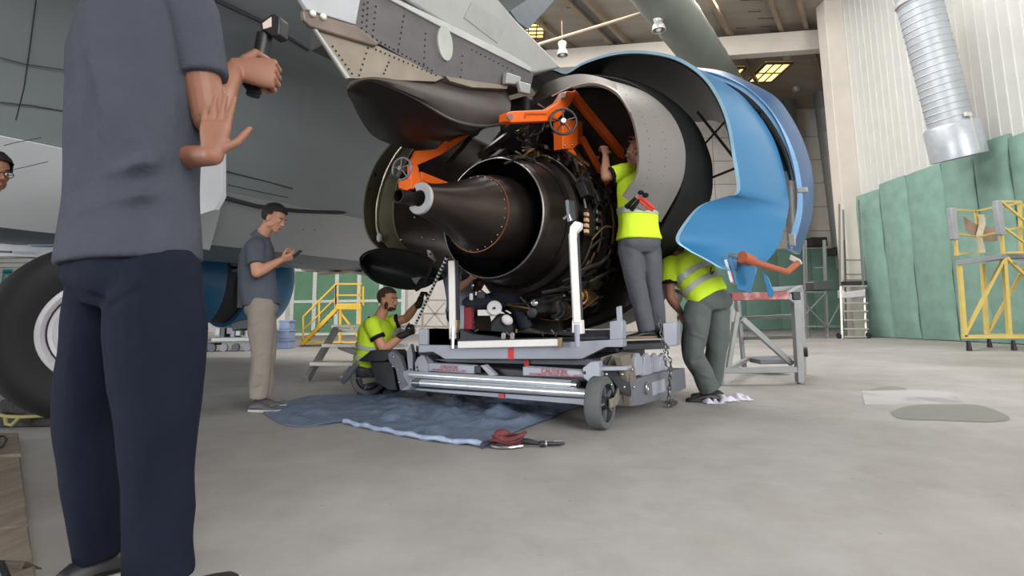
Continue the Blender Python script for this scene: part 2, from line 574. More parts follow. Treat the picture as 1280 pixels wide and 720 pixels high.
# belly profile (q across, z up); runs along the engine axis
bel = [(-9.5, 3.2), (-7.5, 2.3), (-6.0, 1.75), QZ(400, 331, -5.0), QZ(400, 324, -4.65), QZ(400, 320, -4.5)]
n_low = len(bel)
white = [QZ(400, 320, -4.5), QZ(400, 292, -4.05), QZ(400, 262, -3.62)]
gray = [QZ(400, 262, -3.62), QZ(400, 235, -3.40), QZ(400, 190, -3.05), QZ(400, 120, -2.45), QZ(400, 70, -1.7), (-1.0, 3.56)]


def belly_rows(prof, s0, s1, n, k=4):
    pr = resample([Vector((a, b, 0)) for a, b in prof], k)
    return [[E(s, p.x, p.y - R0.z) for p in pr] for s in np.linspace(s0, s1, n)]


# keel
put('keel_fairing', MB().grid(belly_rows(bel, -9, 3.2, 24, 14)), mat('keel blue grey', (92, 108, 120), 0.45), plane_root, solid=0.03)
put('belly_fairing', MB().grid(belly_rows(white, -9, 3.2, 24, 14)), paint_lower, plane_root, solid=0.03, ang=70)
put('wing_root', MB().grid(belly_rows(gray, -9, 3.2, 30, 30)), paint_grey, plane_root, solid=0.03, ang=70)

put('wing_underside', MB().grid(belly_rows([(-1.0, 3.56), (-.4, 3.70), (.15, 3.82)], -7, .45, 12, 8)), paint_grey, plane_root, solid=0.03, ang=70)


def belly_point(prof, px, py, lift=0.012):           # where a pixel's ray meets the profile surface
    pr = resample([Vector((a, b, 0)) for a, b in prof], 80)
    best = None
    for p in pr:
        v = Q(px, py, p.x)
        e = abs(v.z - p.y)
        if best is None or e < best[0]: best = (e, v)
    v = best[1]
    return v + (CAM - v).normalized() * lift


dk = MB()
dk.tube([belly_point(white, x, y, 0.02) for x, y in ((274, 245), (320, 257), (370, 263), (420, 265), (470, 262), (520, 255))], 0.035, 8)
put('panel_seam', dk, seam, plane_root)
for pts, r in (([(45, 0), (38, 55), (30, 110), (20, 150)], 0.004), ([(282, 214), (330, 226), (366, 236)], 0.006), ([(285, 231), (330, 241), (360, 247)], 0.004),
               ([(270, 0), (330, 28), (385, 62)], 0.02), ([(0, 128), (40, 132), (85, 140)], 0.005), ([(0, 72), (30, 80), (85, 88)], 0.004)):
    put('panel_seam', MB().tube([belly_point(gray, x, y, 0.03) for x, y in pts], r, 6), seam, plane_root)
# lighter upper belly band at far left + gear door
wing_white = MB()
band = [[belly_point(gray, x, y0, 0.03) for x, y0 in ((-60, 158), (0, 170), (60, 182), (130, 197), (200, 212), (275, 246))],
        [belly_point(gray + white, x, y0, 0.05) for x, y0 in ((-60, 215), (0, 230), (60, 240), (130, 250), (200, 258), (275, 262))],
        [belly_point(white, x, y0, 0.05) for x, y0 in ((-60, 276), (0, 283), (60, 290), (130, 296), (200, 302), (262, 312))]]
put('pale_belly_panel', MB().grid(sheet(band, 30, 12)), paint_white, plane_root, solid=0.02, ang=70)
for pts in ([(5, 182), (20, 178), (52, 172)], [(12, 213), (35, 208), (60, 202)], [(40, 285), (52, 270), (75, 257)]):
    put('panel_seam', MB().tube([belly_point(gray + white, x, y, 0.075) for x, y in pts], 0.003, 6), seam, plane_root)
gdp = [(248, 150), (277, 165), (277, 246), (268, 262), (250, 268)]
put('gear_door', MB().prism([P(x, y, 5.45) for x, y in gdp], (0.03, 0.04, 0)), paint_white, plane_root, bevel=0.004)
for (x, y) in ((378, 287), (392, 287), (377, 300), (391, 296)):
    put('drain_hole', MB().ell(belly_point(white, x, y, 0.005), (0.03, 0.01, 0.008)), seam, plane_root)
# wheel well structure seen at the far left under the belly
wl = MB().prism([P(x, y, 6.0) for x, y in ((-30, 286), (80, 295), (80, 322), (0, 320), (-30, 316))], (0.1, 0.3, 0))
put('wheel_well_panel', wl, mat('gear bay grey', (150, 152, 158), 0.5), plane_root)
put('wheel_well_panel', MB().prism([P(x, y, 5.9) for x, y in ((22, 293), (74, 298), (74, 307), (38, 308))], (0.02, 0.06, 0)), mat('gear bay blue', (38, 84, 118), 0.4), plane_root)
for y in (302, 314): put('hydraulic_line', MB().tube([P(-20, y, 5.85), P(14, y + 1, 5.85)], 0.012), mat('hose purple', (60, 52, 84), 0.5), plane_root)
# clutter on the keel near the stairs
for i, (x0, y0, x1, y1) in enumerate(((255, 325, 300, 332), (290, 340, 345, 332), (380, 337, 430, 340), (400, 342, 452, 337), (440, 340, 470, 345))):
    put('keel_vane', MB().bar(P(x0, y0, 9.6), P(x1, y1, 9.6), 0.3, 0.05), (paint_grey if i < 2 else metal_tan), plane_root, bevel=0.01)

# ---- pylon
pyl = thing('engine_pylon', 'grey riveted engine pylon overhead with a round pale access cover', 'engine pylon', Q(557, 60, 0))


def qpoly(pts, q): return [Q(x, y, q) for x, y in pts]


B = -PX
side_p = put('side_panel', MB().prism(qpoly([(446, -12), (480, -12), (560, 33), (640, 73), (667, 92), (663, 112), (632, 106), (592, 102), (540, 93), (470, 52), (444, 37)], 0.2), B * 0.42), pyl_grey, pyl, bevel=0.01)
put('upper_fairing', MB().prism(qpoly([(478, -20), (606, -20), (624, 0), (645, 25), (702, 84), (668, 92), (640, 74), (560, 32)], 0.12), B * 0.5), fair_grey, pyl, bevel=0.02)
put('spine_strip', MB().prism(qpoly([(482, -8), (560, 29), (640, 69), (664, 84), (665, 90), (638, 77), (558, 37), (474, -8)], 0.215), B * 0.05), mat('pale strip', (178, 180, 178), 0.4), pyl, bevel=0.004)
put('aft_panel', MB().prism(qpoly([(372, -8), (452, -8), (445, 31), (384, 12)], 0.21), B * 0.03), mat('pale aft panel', (176, 180, 184), 0.38), pyl, bevel=0.006)
put('hinge_fairing', MB().prism(qpoly([(378, 12), (446, 32), (475, 54), (470, 58), (388, 33), (380, 24)], 0.225), B * 0.03), metal_brown, pyl, bevel=0.008)
low_f = put('lower_fairing', MB().prism(qpoly([(390, 33), (470, 56), (520, 80), (555, 97), (545, 102), (440, 98), (432, 97)], 0.2), B * 0.015), metal_tan, pyl, bevel=0.01)
put('edge_strip', MB().prism(qpoly([(390, 31), (393, 32), (438, 97), (434, 98)], 0.215), B * 0.012), mat('pale strip', (0, 0, 0)), pyl)
put('fillet_panel', MB().prism(qpoly([(557, 95), (590, 101), (635, 107), (634, 111), (590, 109), (562, 101)], 0.215), B * 0.1), metal_tan, pyl)
put('access_cover', MB().prism([Q(557, 54, 0.215) + (AX * math.cos(t) * 0.082 + ZZ * math.sin(t) * 0.128) for t in np.linspace(0, 2 * PI, 33)[:-1]], B * 0.03), mat('pale cover', (172, 176, 170), 0.45), pyl, ang=60)
put('bracket_plate', MB().prism(qpoly([(634, 90), (652, 96), (650, 106), (633, 104)], 0.26), B * 0.05), fair_grey, pyl, bevel=0.01)
put('bracket_plate', MB().prism(qpoly([(649, 101), (664, 105), (663, 118), (652, 115)], 0.3), B * 0.04), fair_grey, pyl, bevel=0.01)
put('wing_flap_panel', MB().prism(qpoly([(612, -20), (706, -20), (693, 0), (661, 36), (648, 28), (630, 2)], -0.6), B * 0.3), mat('flap blue grey', (88, 98, 106), 0.45), pyl)
for (x, y) in ((391, 17), (404, 21)): put('bolt_cap', MB().ell(Q(x, y, 0.235), 0.018), mat('bolt white', (232, 228, 218), 0.4), pyl)
put('cover_panel', MB().prism(qpoly([(590, 2), (634, 30), (622, 54), (580, 22)], 0.125), B * 0.02), mat('fairing hatch', (150, 152, 150), 0.42), pyl)
for k, line in enumerate(([(455, 5), (452, 35)], [(460, 3), (458, 40)], [(466, 47), (540, 88)], [(470, 8), (466, 45)], [(505, 20), (498, 62)], [(532, 42), (530, 80)], [(578, 70), (576, 96)],
                          [(416, 58), (440, 92)], [(460, 60), (449, 94)], [(470, 62), (545, 94)], [(486, 78), (480, 92)], [(590, 62), (640, 88)])):
    (x0, y0), (x1, y1) = line; n = max(4, int(math.hypot(x1 - x0, y1 - y0) / 5.5)); m = MB()
    for i in range(n):
        t = i / (n - 1); m.ell(Q(x0 + (x1 - x0) * t, y0 + (y1 - y0) * t, 0.203), 0.0065, n=6, m=4)
    decor(low_f if k in (7, 8, 9, 10) else side_p, m, mat('rivet dark', (40, 38, 40), 0.6))

# ---- aft nozzle fairing: a dished sheet with a black hollow under the pylon
lip = [Q(x, y, 0.2) for x, y in ((433, 112), (445, 104), (460, 100), (490, 109), (525, 126), (560, 147), (585, 155), (610, 157), (636, 153))]
mid = [Q(x, y, -0.25) for x, y in ((436, 118), (450, 138), (475, 158), (510, 172), (545, 172), (580, 166), (605, 160))]
low = [Q(x, y, -0.62) for x, y in ((437, 114), (447, 140), (466, 168), (495, 181), (530, 186), (565, 184), (597, 168))]
fr = thing('aft_fairing', 'dished black hollow heat shield hanging under the grey pylon', 'heat shield', Q(530, 140, 0))
put('hollow_liner', MB().grid(sheet([lip, mid, low], 36, 14)), black_in, fr, solid=0.015, ang=70)
top = [Q(x, y, 0.12) for x, y in ((442, 97), (470, 95), (520, 95), (555, 97), (600, 104), (628, 110), (638, 128))]
mid2 = [Q(x, y, 0.24) for x, y in ((436, 106), (462, 99), (495, 106), (535, 120), (575, 132), (605, 140), (637, 142))]
put('outer_skin', MB().grid(sheet([top, mid2, lip], 36, 10)), mat('brown grey skin', (74, 67, 64), 0.6, 0.3, var=0.15, scale=4), fr, solid=0.012, ang=70)
put('lip_edge', MB().tube(resample(lip, 40), [0.006 + 0.012 * (i / 39) for i in range(40)], 8), mat('lip metal', (140, 140, 140), 0.3, 0.8), fr)

# ---- main wheel at far left
whl = thing('main_landing_wheel', 'large black aircraft tyre on a white rim behind the man in dark trousers', 'wheel', G(105, 520))
tyr = mat('tyre rubber', (17, 18, 20), 0.7, var=0.1, scale=5)
wy = 4.15; wc = P(126, 413, wy); wr_ = wc.z - 0.0
wax = Vector((0.7, -.71, 0.0)).normalized(); wu = wax.cross(ZZ).normalized()
Rw = wr_
prof = [(-.2, .40), (-.22, .46), (-.245, Rw * .8), (-.225, Rw * .93), (-.17, Rw * .985), (-.06, Rw), (.06, Rw), (.17, Rw * .985), (.225, Rw * .93), (.245, Rw * .8), (.22, .46), (.2, .40)]
put('tyre', MB().revolve(prof, wc, wax, wu, ZZ, 72, closed_prof=True), tyr, whl, ang=60)
rimw = mat('wheel rim white', (206, 204, 210), 0.35, 0.1)
rim = put('rim', MB().revolve([(.18, .405), (.215, .40), (.225, .37), (.19, .345), (.14, .335), (.13, .30), (.15, .27), (.13, .1), (.15, .08), (.15, 0.0)], wc, wax, wu, ZZ, 60), rimw, whl, ang=35)
put('rim_groove', MB().revolve([(.15, .338), (.152, .326), (.14, .326), (.14, .338)], wc, wax, wu, ZZ, 60, closed_prof=True), tyr, rim)
put('inspection_tag', MB().box(wc + wax * 0.152 - wu * 0.26 - ZZ * 0.07, (0.05, 0.01, 0.05), wu, wax, ZZ), mat('red brown tag', (120, 66, 52), 0.6), rim)
for k in range(8):
    a = k * PI / 4 + .2
    put('rim_bolt', MB().cyl(wc + wax * 0.12 + (wu * math.cos(a) + ZZ * math.sin(a)) * 0.2, wc + wax * 0.16 + (wu * math.cos(a) + ZZ * math.sin(a)) * 0.2, 0.016, 8), rimw, rim)
put('axle_strut', MB().tube([wc - wax * 0.2, wc - wax * 0.7, wc - wax * 0.8 + ZZ * 1.5], 0.11, 16), paint_grey, whl)
# chock with a rope
ch = thing('wheel_chock', 'black rubber wheel chock with a pale rope beside the big tyre', 'chock', G(36, 525))
c0 = G(22, 533)
put('rubber_block', MB().prism([c0 + Vector((x, -.05, z)) for x, z in ((-.22, 0.0), (.5, 0.0), (.5, .03), (.2, .10), (.06, .21), (-.1, .2), (-.2, .11))], (0, .4, 0)), mat('chock rubber', (24, 23, 22), 0.8, bump=.4), ch, bevel=0.02)
put('rope', MB().tube([c0 + Vector(p) for p in ((-.1, -.08, .11), (.0, -.1, .09), (.12, -.1, .085), (.3, -.08, .09), (.42, -.07, .11))], 0.013, 8), mat('rope olive', (138, 132, 84), 0.9), ch)
put('rope', MB().tube([c0 + Vector(p) for p in ((.0, -.1, .08), (.02, -.11, .04), (.06, -.11, .03), (.1, -.1, .08))], 0.013, 8), MATS['rope olive'], ch)
# ================================================================== ENGINE
dark_metal = mat('scorched exhaust metal', (66, 58, 54), 0.36, 0.85, var=0.25, scale=3, stretch=(1, 1, 3))
dark2 = mat('burnt steel', (48, 43, 41), 0.42, 0.8, var=0.3, scale=4)
dark3 = mat('engine black', (27, 25, 24), 0.55, 0.5, var=0.3, scale=6)
rimm = mat('nozzle rim steel', (176, 176, 178), 0.25, 0.9)
pipe_mats = [mat('pipe steel', (112, 108, 102), 0.35, 0.9), mat('pipe dark', (40, 38, 37), 0.5, 0.6), mat('pipe brass', (124, 94, 62), 0.4, 0.8), mat('pipe black', (22, 22, 23), 0.6), mat('pipe olive', (62, 58, 44), 0.5, 0.3)]
eng = thing('jet_engine', 'dark turbofan engine with a long exhaust cone, hanging bare over the grey dolly', 'engine', E(0.6, 0, -0.98))
plug = put('exhaust_cone', MB().revolve([(.6, .29), (.45, .325), (.3, .355), (.1, .375), (-.05, .36), (-.2, .315), (-.35, .255), (-.5, .2), (-.68, .148), (-.85, .115)], R0, AX, PX, ZZ, 64), dark_metal, eng, ang=60)
put('cone_seam', MB().revolve([(-.204, .314), (-.204, .3195), (-.196, .3215), (-.196, .316)], R0, AX, PX, ZZ, 64, closed_prof=True), mat('seam rust', (128, 78, 56), 0.4, 0.6), plug)
tr = MB().revolve([(-.85, .06), (-.85, .115), (-.862, .118), (-.875, .112), (-.875, .06)], R0, AX, PX, ZZ, 40, a0=-2.6, a1=2.0, closed_prof=True)
put('tip_ring', tr, mat('pale sealant ring', (164, 164, 166), 0.5), plug, ang=50)
put('tip_cavity', MB().revolve([(-.865, .0), (-.865, .075)], R0, AX, PX, ZZ, 30), dark3, plug)
put('drain_pipe', MB().revolve([(-.84, .05), (-1.0, .05), (-1.02, .055), (-1.02, .042), (-.84, .038)], R0 + ZZ * .0, (AX + PX * .06 - ZZ * .0).normalized(), PX, ZZ, 24), dark2, plug)
m = MB()
for k in range(26):
    a = k * 2 * PI / 26
    m.ell(R0 + AX * -.23 + (PX * math.cos(a) + ZZ * math.sin(a)) * .306, .006, n=6, m=4)
decor(plug, m, rimm)
noz = put('nozzle', MB().revolve([(.0, .517), (.015, .530), (.12, .548), (.26, .565), (.3, .575), (.32, .575), (.32, .54), (.2, .525), (.0, .51)], R0, AX, PX, ZZ, 80), dark_metal, eng, ang=50)
put('rim', MB().revolve([(-.004, .512), (-.006, .518), (.006, .524), (.01, .512)], R0, AX, PX, ZZ, 80, closed_prof=True), rimm, noz)
put('nozzle_liner', MB().revolve([(.3, .535), (.9, .53), (.95, .40)], R0, AX, PX, ZZ, 60), dark3, noz)
put('turbine_case', MB().revolve([(.30, .58), (.36, .60), (.38, .64), (.44, .64), (.46, .60), (.62, .60), (.64, .66), (.70, .66), (.72, .60), (.95, .62), (.97, .69), (1.02, .69), (1.04, .6), (1.5, .62), (1.75, .8)], R0, AX, PX, ZZ, 64), dark2, eng, ang=30)
put('fan_frame', MB().revolve([(1.75, .45), (1.72, .8), (1.70, 1.05), (1.66, 1.08), (1.66, 1.12), (2.3, 1.14), (2.3, 1.05)], R0 + ZZ * .14 - PX * .03, AX, PX, ZZ, 72), dark3, eng, ang=30)
put('aft_bulkhead', MB().revolve([(1.38, .3), (1.36, .9), (1.33, 1.28), (1.36, 1.32), (1.42, 1.32)], R0 + ZZ * .33, AX, PX, ZZ, 64), mat('bulkhead brown', (44, 37, 33), .55, .4, var=.35, scale=5), eng, ang=30)
rn = random.Random(21)
def ering(s, r, a0, a1, rad, m, n=24, parent=None, name='pipe'):
    pts = [E(s, math.cos(a) * r, math.sin(a) * r) for a in np.linspace(a0, a1, n)]
    return put(name, MB().tube(pts, rad, 8), m, parent or eng)
for i in range(30):
    s = rn.uniform(.42, 1.55); r = .66 + rn.uniform(0, .09); a0 = rn.uniform(-2.6, 1.5); L = rn.uniform(.3, 1.2)
    ering(s, r, a0, a0 + L, rn.choice((.008, .012, .018)), rn.choice(pipe_mats))
for i in range(40):
    a = rn.uniform(-2.4, 1.9); s0 = rn.uniform(.36, .9); s1 = s0 + rn.uniform(.25, .8); r = .67 + rn.uniform(0, .11)
    pts = []
    k = 6
    for j in range(k):
        t = j / (k - 1); aa = a + .25 * math.sin(t * PI * rn.uniform(.5, 1.5)); rr = r + (.04 * math.sin(t * PI))
        pts.append(E(s0 + (s1 - s0) * t, math.cos(aa) * rr, math.sin(aa) * rr))
    put('pipe', MB().tube(resample(pts, 16), rn.choice((.009, .013, .02)), 8), rn.choice(pipe_mats), eng)
# accessory boxes and brackets around the case
for i in range(26):
    a = rn.uniform(-2.6, 2.2); s = rn.uniform(.5, 1.5); r = .70
    c = E(s, math.cos(a) * r, math.sin(a) * r); rad = PX * math.cos(a) + ZZ * math.sin(a); tan = -PX * math.sin(a) + ZZ * math.cos(a)
    put('accessory_unit', MB().box(c, (rn.uniform(.06, .2), rn.uniform(.05, .16), rn.uniform(.05, .12)), AX, tan, rad), rn.choice(pipe_mats[1:]), eng, bevel=.01)
# gearbox and drain mast below the case
put('gearbox', MB().box(E(1.0, .05, -.74), (.75, .5, .2), AX, PX, ZZ), dark3, eng, bevel=.04)
for (s, q, z, r, l) in ((.75, .25, -.78, .09, .22), (.95, .42, -.66, .08, .3), (1.25, .35, -.72, .1, .25), (.85, -.2, -.8, .08, .3), (1.2, -.3, -.75, .1, .25)):
    put('pump_body', MB().revolve([(0, 0), (0, r * .7), (.04, r * .7), (.04, r), (l * .7, r), (l * .7, r * .8), (l, r * .8), (l, 0)], E(s - l / 2, q, z), AX, PX, ZZ, 20), rn.choice(pipe_mats[1:4]), eng, ang=30)
for i in range(14):
    p0 = E(rn.uniform(.45, 1.2), rn.uniform(-.45, .6), -.66); p3 = E(rn.uniform(.45, 1.3), rn.uniform(-.45, .6), -.70 + rn.uniform(-.12, .02))
    md = (p0 + p3) / 2 + Vector((rn.uniform(-.1, .1), rn.uniform(-.1, .1), -rn.uniform(.05, .2)))
    put('hose', MB().tube(resample([p0, md, p3], 14), rn.choice((.008, .012, .016)), 8), rn.choice(pipe_mats), eng)
# electrical module with pale ribs on the right flank
em = put('rib_bracket', MB().box(Q(737, 279, .70) , (.16, .05, .24), AX, PX, ZZ), dark3, eng, bevel=.008)
for k in range(4): put('pale_rib', MB().box(Q(733, 268 + k * 7, .735), (.05, .03, .03), AX, PX, ZZ), mat('pale tan rib', (206, 160, 122), .5), em, bevel=.004)
for k in range(3): put('dark_rib', MB().box(Q(747, 266 + k * 10, .735), (.09, .03, .035), AX, PX, ZZ), mat('pipe steel', (0, 0, 0)), em, bevel=.004)
put('mount_lug', MB().prism([Q(x, y, .66) for x, y in ((706, 250), (714, 252), (716, 275), (709, 278))], PX * .03), mat('lug steel', (96, 104, 112), .4, .7), eng, bevel=.004)
put('wing_bracket', MB().prism([Q(x, y, .2) for x, y in ((648, 195), (678, 196), (684, 210), (672, 209))], B * .05), dark_metal, eng)
# dark structure between core and pylon
put('pylon_strut', MB().bar(E(.35, -.2, .62), E(1.2, -.05, 1.3), .12, .1), dark3, eng, bevel=.01)
put('pylon_strut', MB().bar(Q(600, 195, -.1), Q(672, 140, -.1), .05, .05), dark2, eng)
put('pylon_strut', MB().bar(Q(560, 205, -.3), Q(588, 172, -.3), .03, .03), dark2, eng)
put('pylon_core', MB().box(E(1.1, -.05, .98), (1.3, .34, .55), AX, PX, ZZ), dark3, eng, bevel=.05)
for i in range(24):
    x = rn.uniform(640, 690); y = rn.uniform(150, 205)
    pts = [Q(x + rn.uniform(-14, 14), y + rn.uniform(-10, 10), .22 + rn.uniform(0, .1)) for _ in range(4)]
    put('harness', MB().tube(resample(pts, 14), rn.choice((.005, .008, .011)), 6), rn.choice(pipe_mats), eng)
for i in range(10):
    x0 = 690 + i * 6; pts = [Q(x0, 165 + i * 3, .3), Q(x0 + 22, 195 + i * 2, .4), Q(x0 + 30, 222, .45), Q(x0 + 40, 240, .5)]
    put('harness', MB().tube(resample(pts, 14), rn.choice((.008, .012)), 6), rn.choice(pipe_mats), eng)

# ---------------------------------------------------------------- cowls
def cowl(name, label, cat, rear, front, mouter, minner, thick=.03, n=48, m=10, edge=None, bow=0.0):
    """a curved cowl between two traced edges; inner and outer skins are separate parts"""
    rows = sheet([rear, front], n, m) if not bow else None
    if bow:
        a = resample(rear, n); b = resample(front, n)
        c = sum(a + b, Vector()) / (2 * n)
        rows = []
        for i in range(m):
            t = i / (m - 1)
            row = []
            for k in range(n):
                p = a[k].lerp(b[k], t); d = p - c; d -= AX * d.dot(AX)
                row.append(p + d.normalized() * bow * math.sin(PI * t))
            rows.append(row)
    ctr = sum((sum(r, Vector()) for r in rows), Vector()) / (n * len(rows))
    rad = []
    root = thing(name, label, cat, (ctr.x, ctr.y, min(p.z for r in rows for p in r)))
    # offset towards the axis for the inner skin
    nr = len(rows)
    inn = []
    for i in range(nr):
        row = []
        for k in range(n):
            du = rows[min(i + 1, nr - 1)][k] - rows[max(i - 1, 0)][k]
            dv = rows[i][min(k + 1, n - 1)] - rows[i][max(k - 1, 0)]
            nn = du.cross(dv)
            if nn.length < 1e-9: nn = Vector((0, 0, 1))
            nn.normalize()
            row.append(rows[i][k] + nn * thick)
        inn.append(row)
    put('outer_skin', MB().grid(rows), mouter, root, ang=70)
    put('inner_skin', MB().grid(inn), minner, root, ang=70)
    e = MB()
    e.grid([rows[0], inn[0]]); e.grid([rows[-1], inn[-1]]); e.grid([[r[0] for r in rows], [r[0] for r in inn]]); e.grid([[r[-1] for r in rows], [r[-1] for r in inn]])
    put('edge_trim', e, edge or mouter, root)
    return root, rows, inn


grey_c = mat('grey sleeve paint', (124, 120, 117), 0.45, 0.1, var=0.05, scale=3)
brown_in = mat('brown liner', (64, 54, 48), 0.45, 0.4, var=0.25, scale=5)
rear = [S(x, y, .45) for x, y in ((716, 108), (743, 104), (770, 115), (788, 140), (797, 172), (799, 200), (795, 222), (779, 246))]
front = [S(x, y, 1.0) for x, y in ((732, 97), (764, 101), (804, 114), (834, 137), (851, 165), (857, 196), (851, 232), (826, 278))]
gr, rows, inn = cowl('exhaust_sleeve_cowl', 'grey curved sleeve cowl around the standing worker, tools clipped on its lower tip', 'engine cowl', rear, front, grey_c, brown_in, thick=.02, edge=mat('sleeve edge', (150, 144, 138), .35, .5))
for (dx, rr) in ((.32, 1), (.6, 1)):
    m = MB()
    for k in range(6, 44, 2):
        p = rows[int(dx * 9)][k]; m.ell(p + (CAM - p).normalized() * .003, .004, n=6, m=4)
    decor([c for c in gr.children if c.name.startswith('outer_skin')][0], m, mat('rivet grey', (96, 92, 90), .5))
put('brown_flange', MB().grid(sheet([[S(x, y, .62) for x, y in ((666, 122), (684, 104), (719, 93.5), (746, 96), (770, 104))], [S(x, y, .5) for x, y in ((664, 134), (698, 115), (743, 104), (772, 116))]], 24, 4)), brown_in, gr, solid=.01)
put('flange_edge', MB().tube(resample([S(x, y, .45) for x, y in ((690, 120), (716, 108), (743, 104), (770, 115), (788, 140))], 30), .007, 8), mat('bare edge', (206, 198, 186), .35, .5), gr)

# black fan duct ring behind the sleeve
rear = [S(x, y, 1.02) for x, y in ((690, 110), (720, 96), (760, 96), (800, 110), (835, 144), (853, 190), (855, 215), (848, 246), (830, 282), (812, 320), (800, 352))]
front = [S(x, y, 1.5) for x, y in ((715, 100), (745, 92), (790, 100), (830, 118), (868, 152), (888, 195), (891, 225), (888, 250), (872, 285), (852, 318), (838, 350))]
cowl('fan_duct_cowl', 'matt black fan duct ring between the grey sleeve and the blue cowl', 'engine cowl', rear, front, black_in, black_in, thick=.02)

# blue reverser cowl with black inside and a rearward lower lobe
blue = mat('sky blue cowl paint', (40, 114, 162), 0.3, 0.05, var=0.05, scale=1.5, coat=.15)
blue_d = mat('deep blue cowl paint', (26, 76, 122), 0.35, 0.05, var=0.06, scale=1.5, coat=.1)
lip_b = mat('pale cowl edge', (150, 190, 214), .35, .3)
rp = [(654, 97, 1.25), (666, 84, 1.25), (690, 84, 1.25), (708, 89, 1.25), (730, 77, 1.25), (765, 66, 1.25), (800, 63, 1.25), (840, 69, 1.25), (872, 86, 1.25), (895, 112, 1.25), (911, 148, 1.25), (919, 190, 1.25), (925, 238, 1.25),
      (906, 246, 1.17), (878, 257, 1.05), (858, 280, .95), (849, 300, .9), (862, 312, .9), (884, 324, .9), (904, 336, .9)]
rear = [S(*p) for p in rp]
fp = [None] * 8 + [(884, 92, 2.05), (912, 109, 2.05), (944, 138, 2.05), (967, 174, 2.05), (980, 215, 2.05), (986, 250, 2.05),
      (985, 264, 2.0), (983, 275, 1.9), (979, 290, 1.85), (974, 305, 1.8), (966, 318, 1.75), (952, 332, 1.65), (930, 344, 1.5)]
front = [S(*p) if p else rear[i] + AX * (.8 - .04 * max(0, i - 5)) - ZZ * .03 for i, p in enumerate(fp)]
front = front[:8] + front[-12:] if len(front) > len(rear) else front


def dense(a, b, n):          # matched curves: resample both by the same parameter
    oa = []; ob = []
    k = len(a)
    for i in range(n):
        t = i / (n - 1) * (k - 1); j = min(int(t), k - 2); f = t - j
        def cr(c):
            p0, p1, p2, p3 = c[max(j - 1, 0)], c[j], c[j + 1], c[min(j + 2, k - 1)]
            return .5 * ((2 * p1) + (p2 - p0) * f + (2 * p0 - 5 * p1 + 4 * p2 - p3) * f * f + (3 * p1 - p0 - 3 * p2 + p3) * f ** 3)
        oa.append(cr(a)); ob.append(cr(b))
    return oa, ob


def cowl2(name, label, rear, front, mo, mi, thick, n, m, bow, edge):
    a, b = dense(rear, front, n)
    rows = []
    ax0 = R0
    for i in range(m):
        t = i / (m - 1); row = []
        for k in range(n):
            p = a[k].lerp(b[k], t); d = p - ax0; d -= AX * d.dot(AX)
            row.append(p + d.normalized() * bow * math.sin(PI * t))
        rows.append(row)
    inn = []
    for i in range(m):
        row = []
        for k in range(n):
            d = rows[i][k] - ax0; d -= AX * d.dot(AX)
            row.append(rows[i][k] - d.normalized() * thick)
        inn.append(row)
    allp = [p for r in rows for p in r]; c = sum(allp, Vector()) / len(allp)
    root = thing(name, label, 'engine cowl', (c.x, c.y, min(p.z for p in allp)))
    put('outer_skin', MB().grid(rows), mo, root, ang=70)
    put('inner_skin', MB().grid(inn), mi, root, ang=70)
    e = MB(); e.grid([rows[0], inn[0]]); e.grid([rows[-1], inn[-1]]); e.grid([[r[0] for r in rows], [r[0] for r in inn]]); e.grid([[r[-1] for r in rows], [r[-1] for r in inn]])
    put('edge_trim', e, edge, root)
    return root, rows, inn


bc, rows, inn = cowl2('blue_reverser_cowl', 'large sky blue open cowl with black inside, arching over the grey sleeve', rear, front, blue, black_in, .03, 90, 14, .012, lip_b)
for (x, y) in ((968, 262), (976, 236), (962, 300)): put('latch', MB().box(S(x, y, 1.98), (.05, .03, .05), AX, PX, ZZ), fair_grey, bc, bevel=.005)
lin_a = [S(x, y + 3, 1.3) for x, y in ((656, 97), (668, 86), (690, 86), (708, 91), (732, 80), (766, 69), (800, 66), (838, 72), (869, 89), (891, 114), (907, 149), (915, 190))]
lin_b = [S(x, y, 2.4) for x, y in ((690, 140), (705, 140), (725, 140), (745, 140), (770, 140), (795, 140), (820, 142), (848, 148), (872, 152), (890, 150), (905, 157), (918, 178))]
aa, bb = dense(lin_a, lin_b, 60)
put('inner_liner', MB().grid([[p.lerp(q_, t) for p, q_ in zip(aa, bb)] for t in np.linspace(0, 1, 6)]), black_in, bc, solid=.01, ang=70)
# strut cross inside the opening
put('brace_rod', MB().bar(S(872, 140, 1.5), S(926, 208, 1.4), .022, .022), dark3, bc)
put('brace_rod', MB().bar(S(881, 180, 1.5), S(908, 150, 1.4), .014, .014), dark3, bc)
put('brace_rod', MB().bar(S(890, 222, 1.5), S(925, 208, 1.4), .018, .018), dark3, bc)
# blue fan cowl: forward ring, pale lip and inner frames
rp = [(876, 88), (900, 94), (930, 108), (956, 130), (978, 160), (994, 195), (1002, 232), (1003, 262), (998, 288), (990, 312)]
fp = [(868, 84), (904, 89), (937, 103), (968, 120), (985, 140), (1003, 173), (1014, 208), (1017, 240), (1014, 275), (1000, 318)]
rear = [S(x, y, 2.15) for x, y in rp]; front = [S(x, y, 2.55) for x, y in fp]
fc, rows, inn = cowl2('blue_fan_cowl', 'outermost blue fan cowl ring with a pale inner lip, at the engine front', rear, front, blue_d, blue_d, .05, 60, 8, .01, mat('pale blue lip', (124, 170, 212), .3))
lipA = [S(x, y, 2.14) for x, y in ((874, 88), (905, 97), (935, 112), (960, 136), (978, 166), (990, 200), (996, 235), (996, 262), (990, 288), (984, 306))]
put('inner_lip', MB().grid([resample(rear, 40), resample(lipA, 40)]), MATS['pale blue lip'], fc, solid=.02, ang=70)
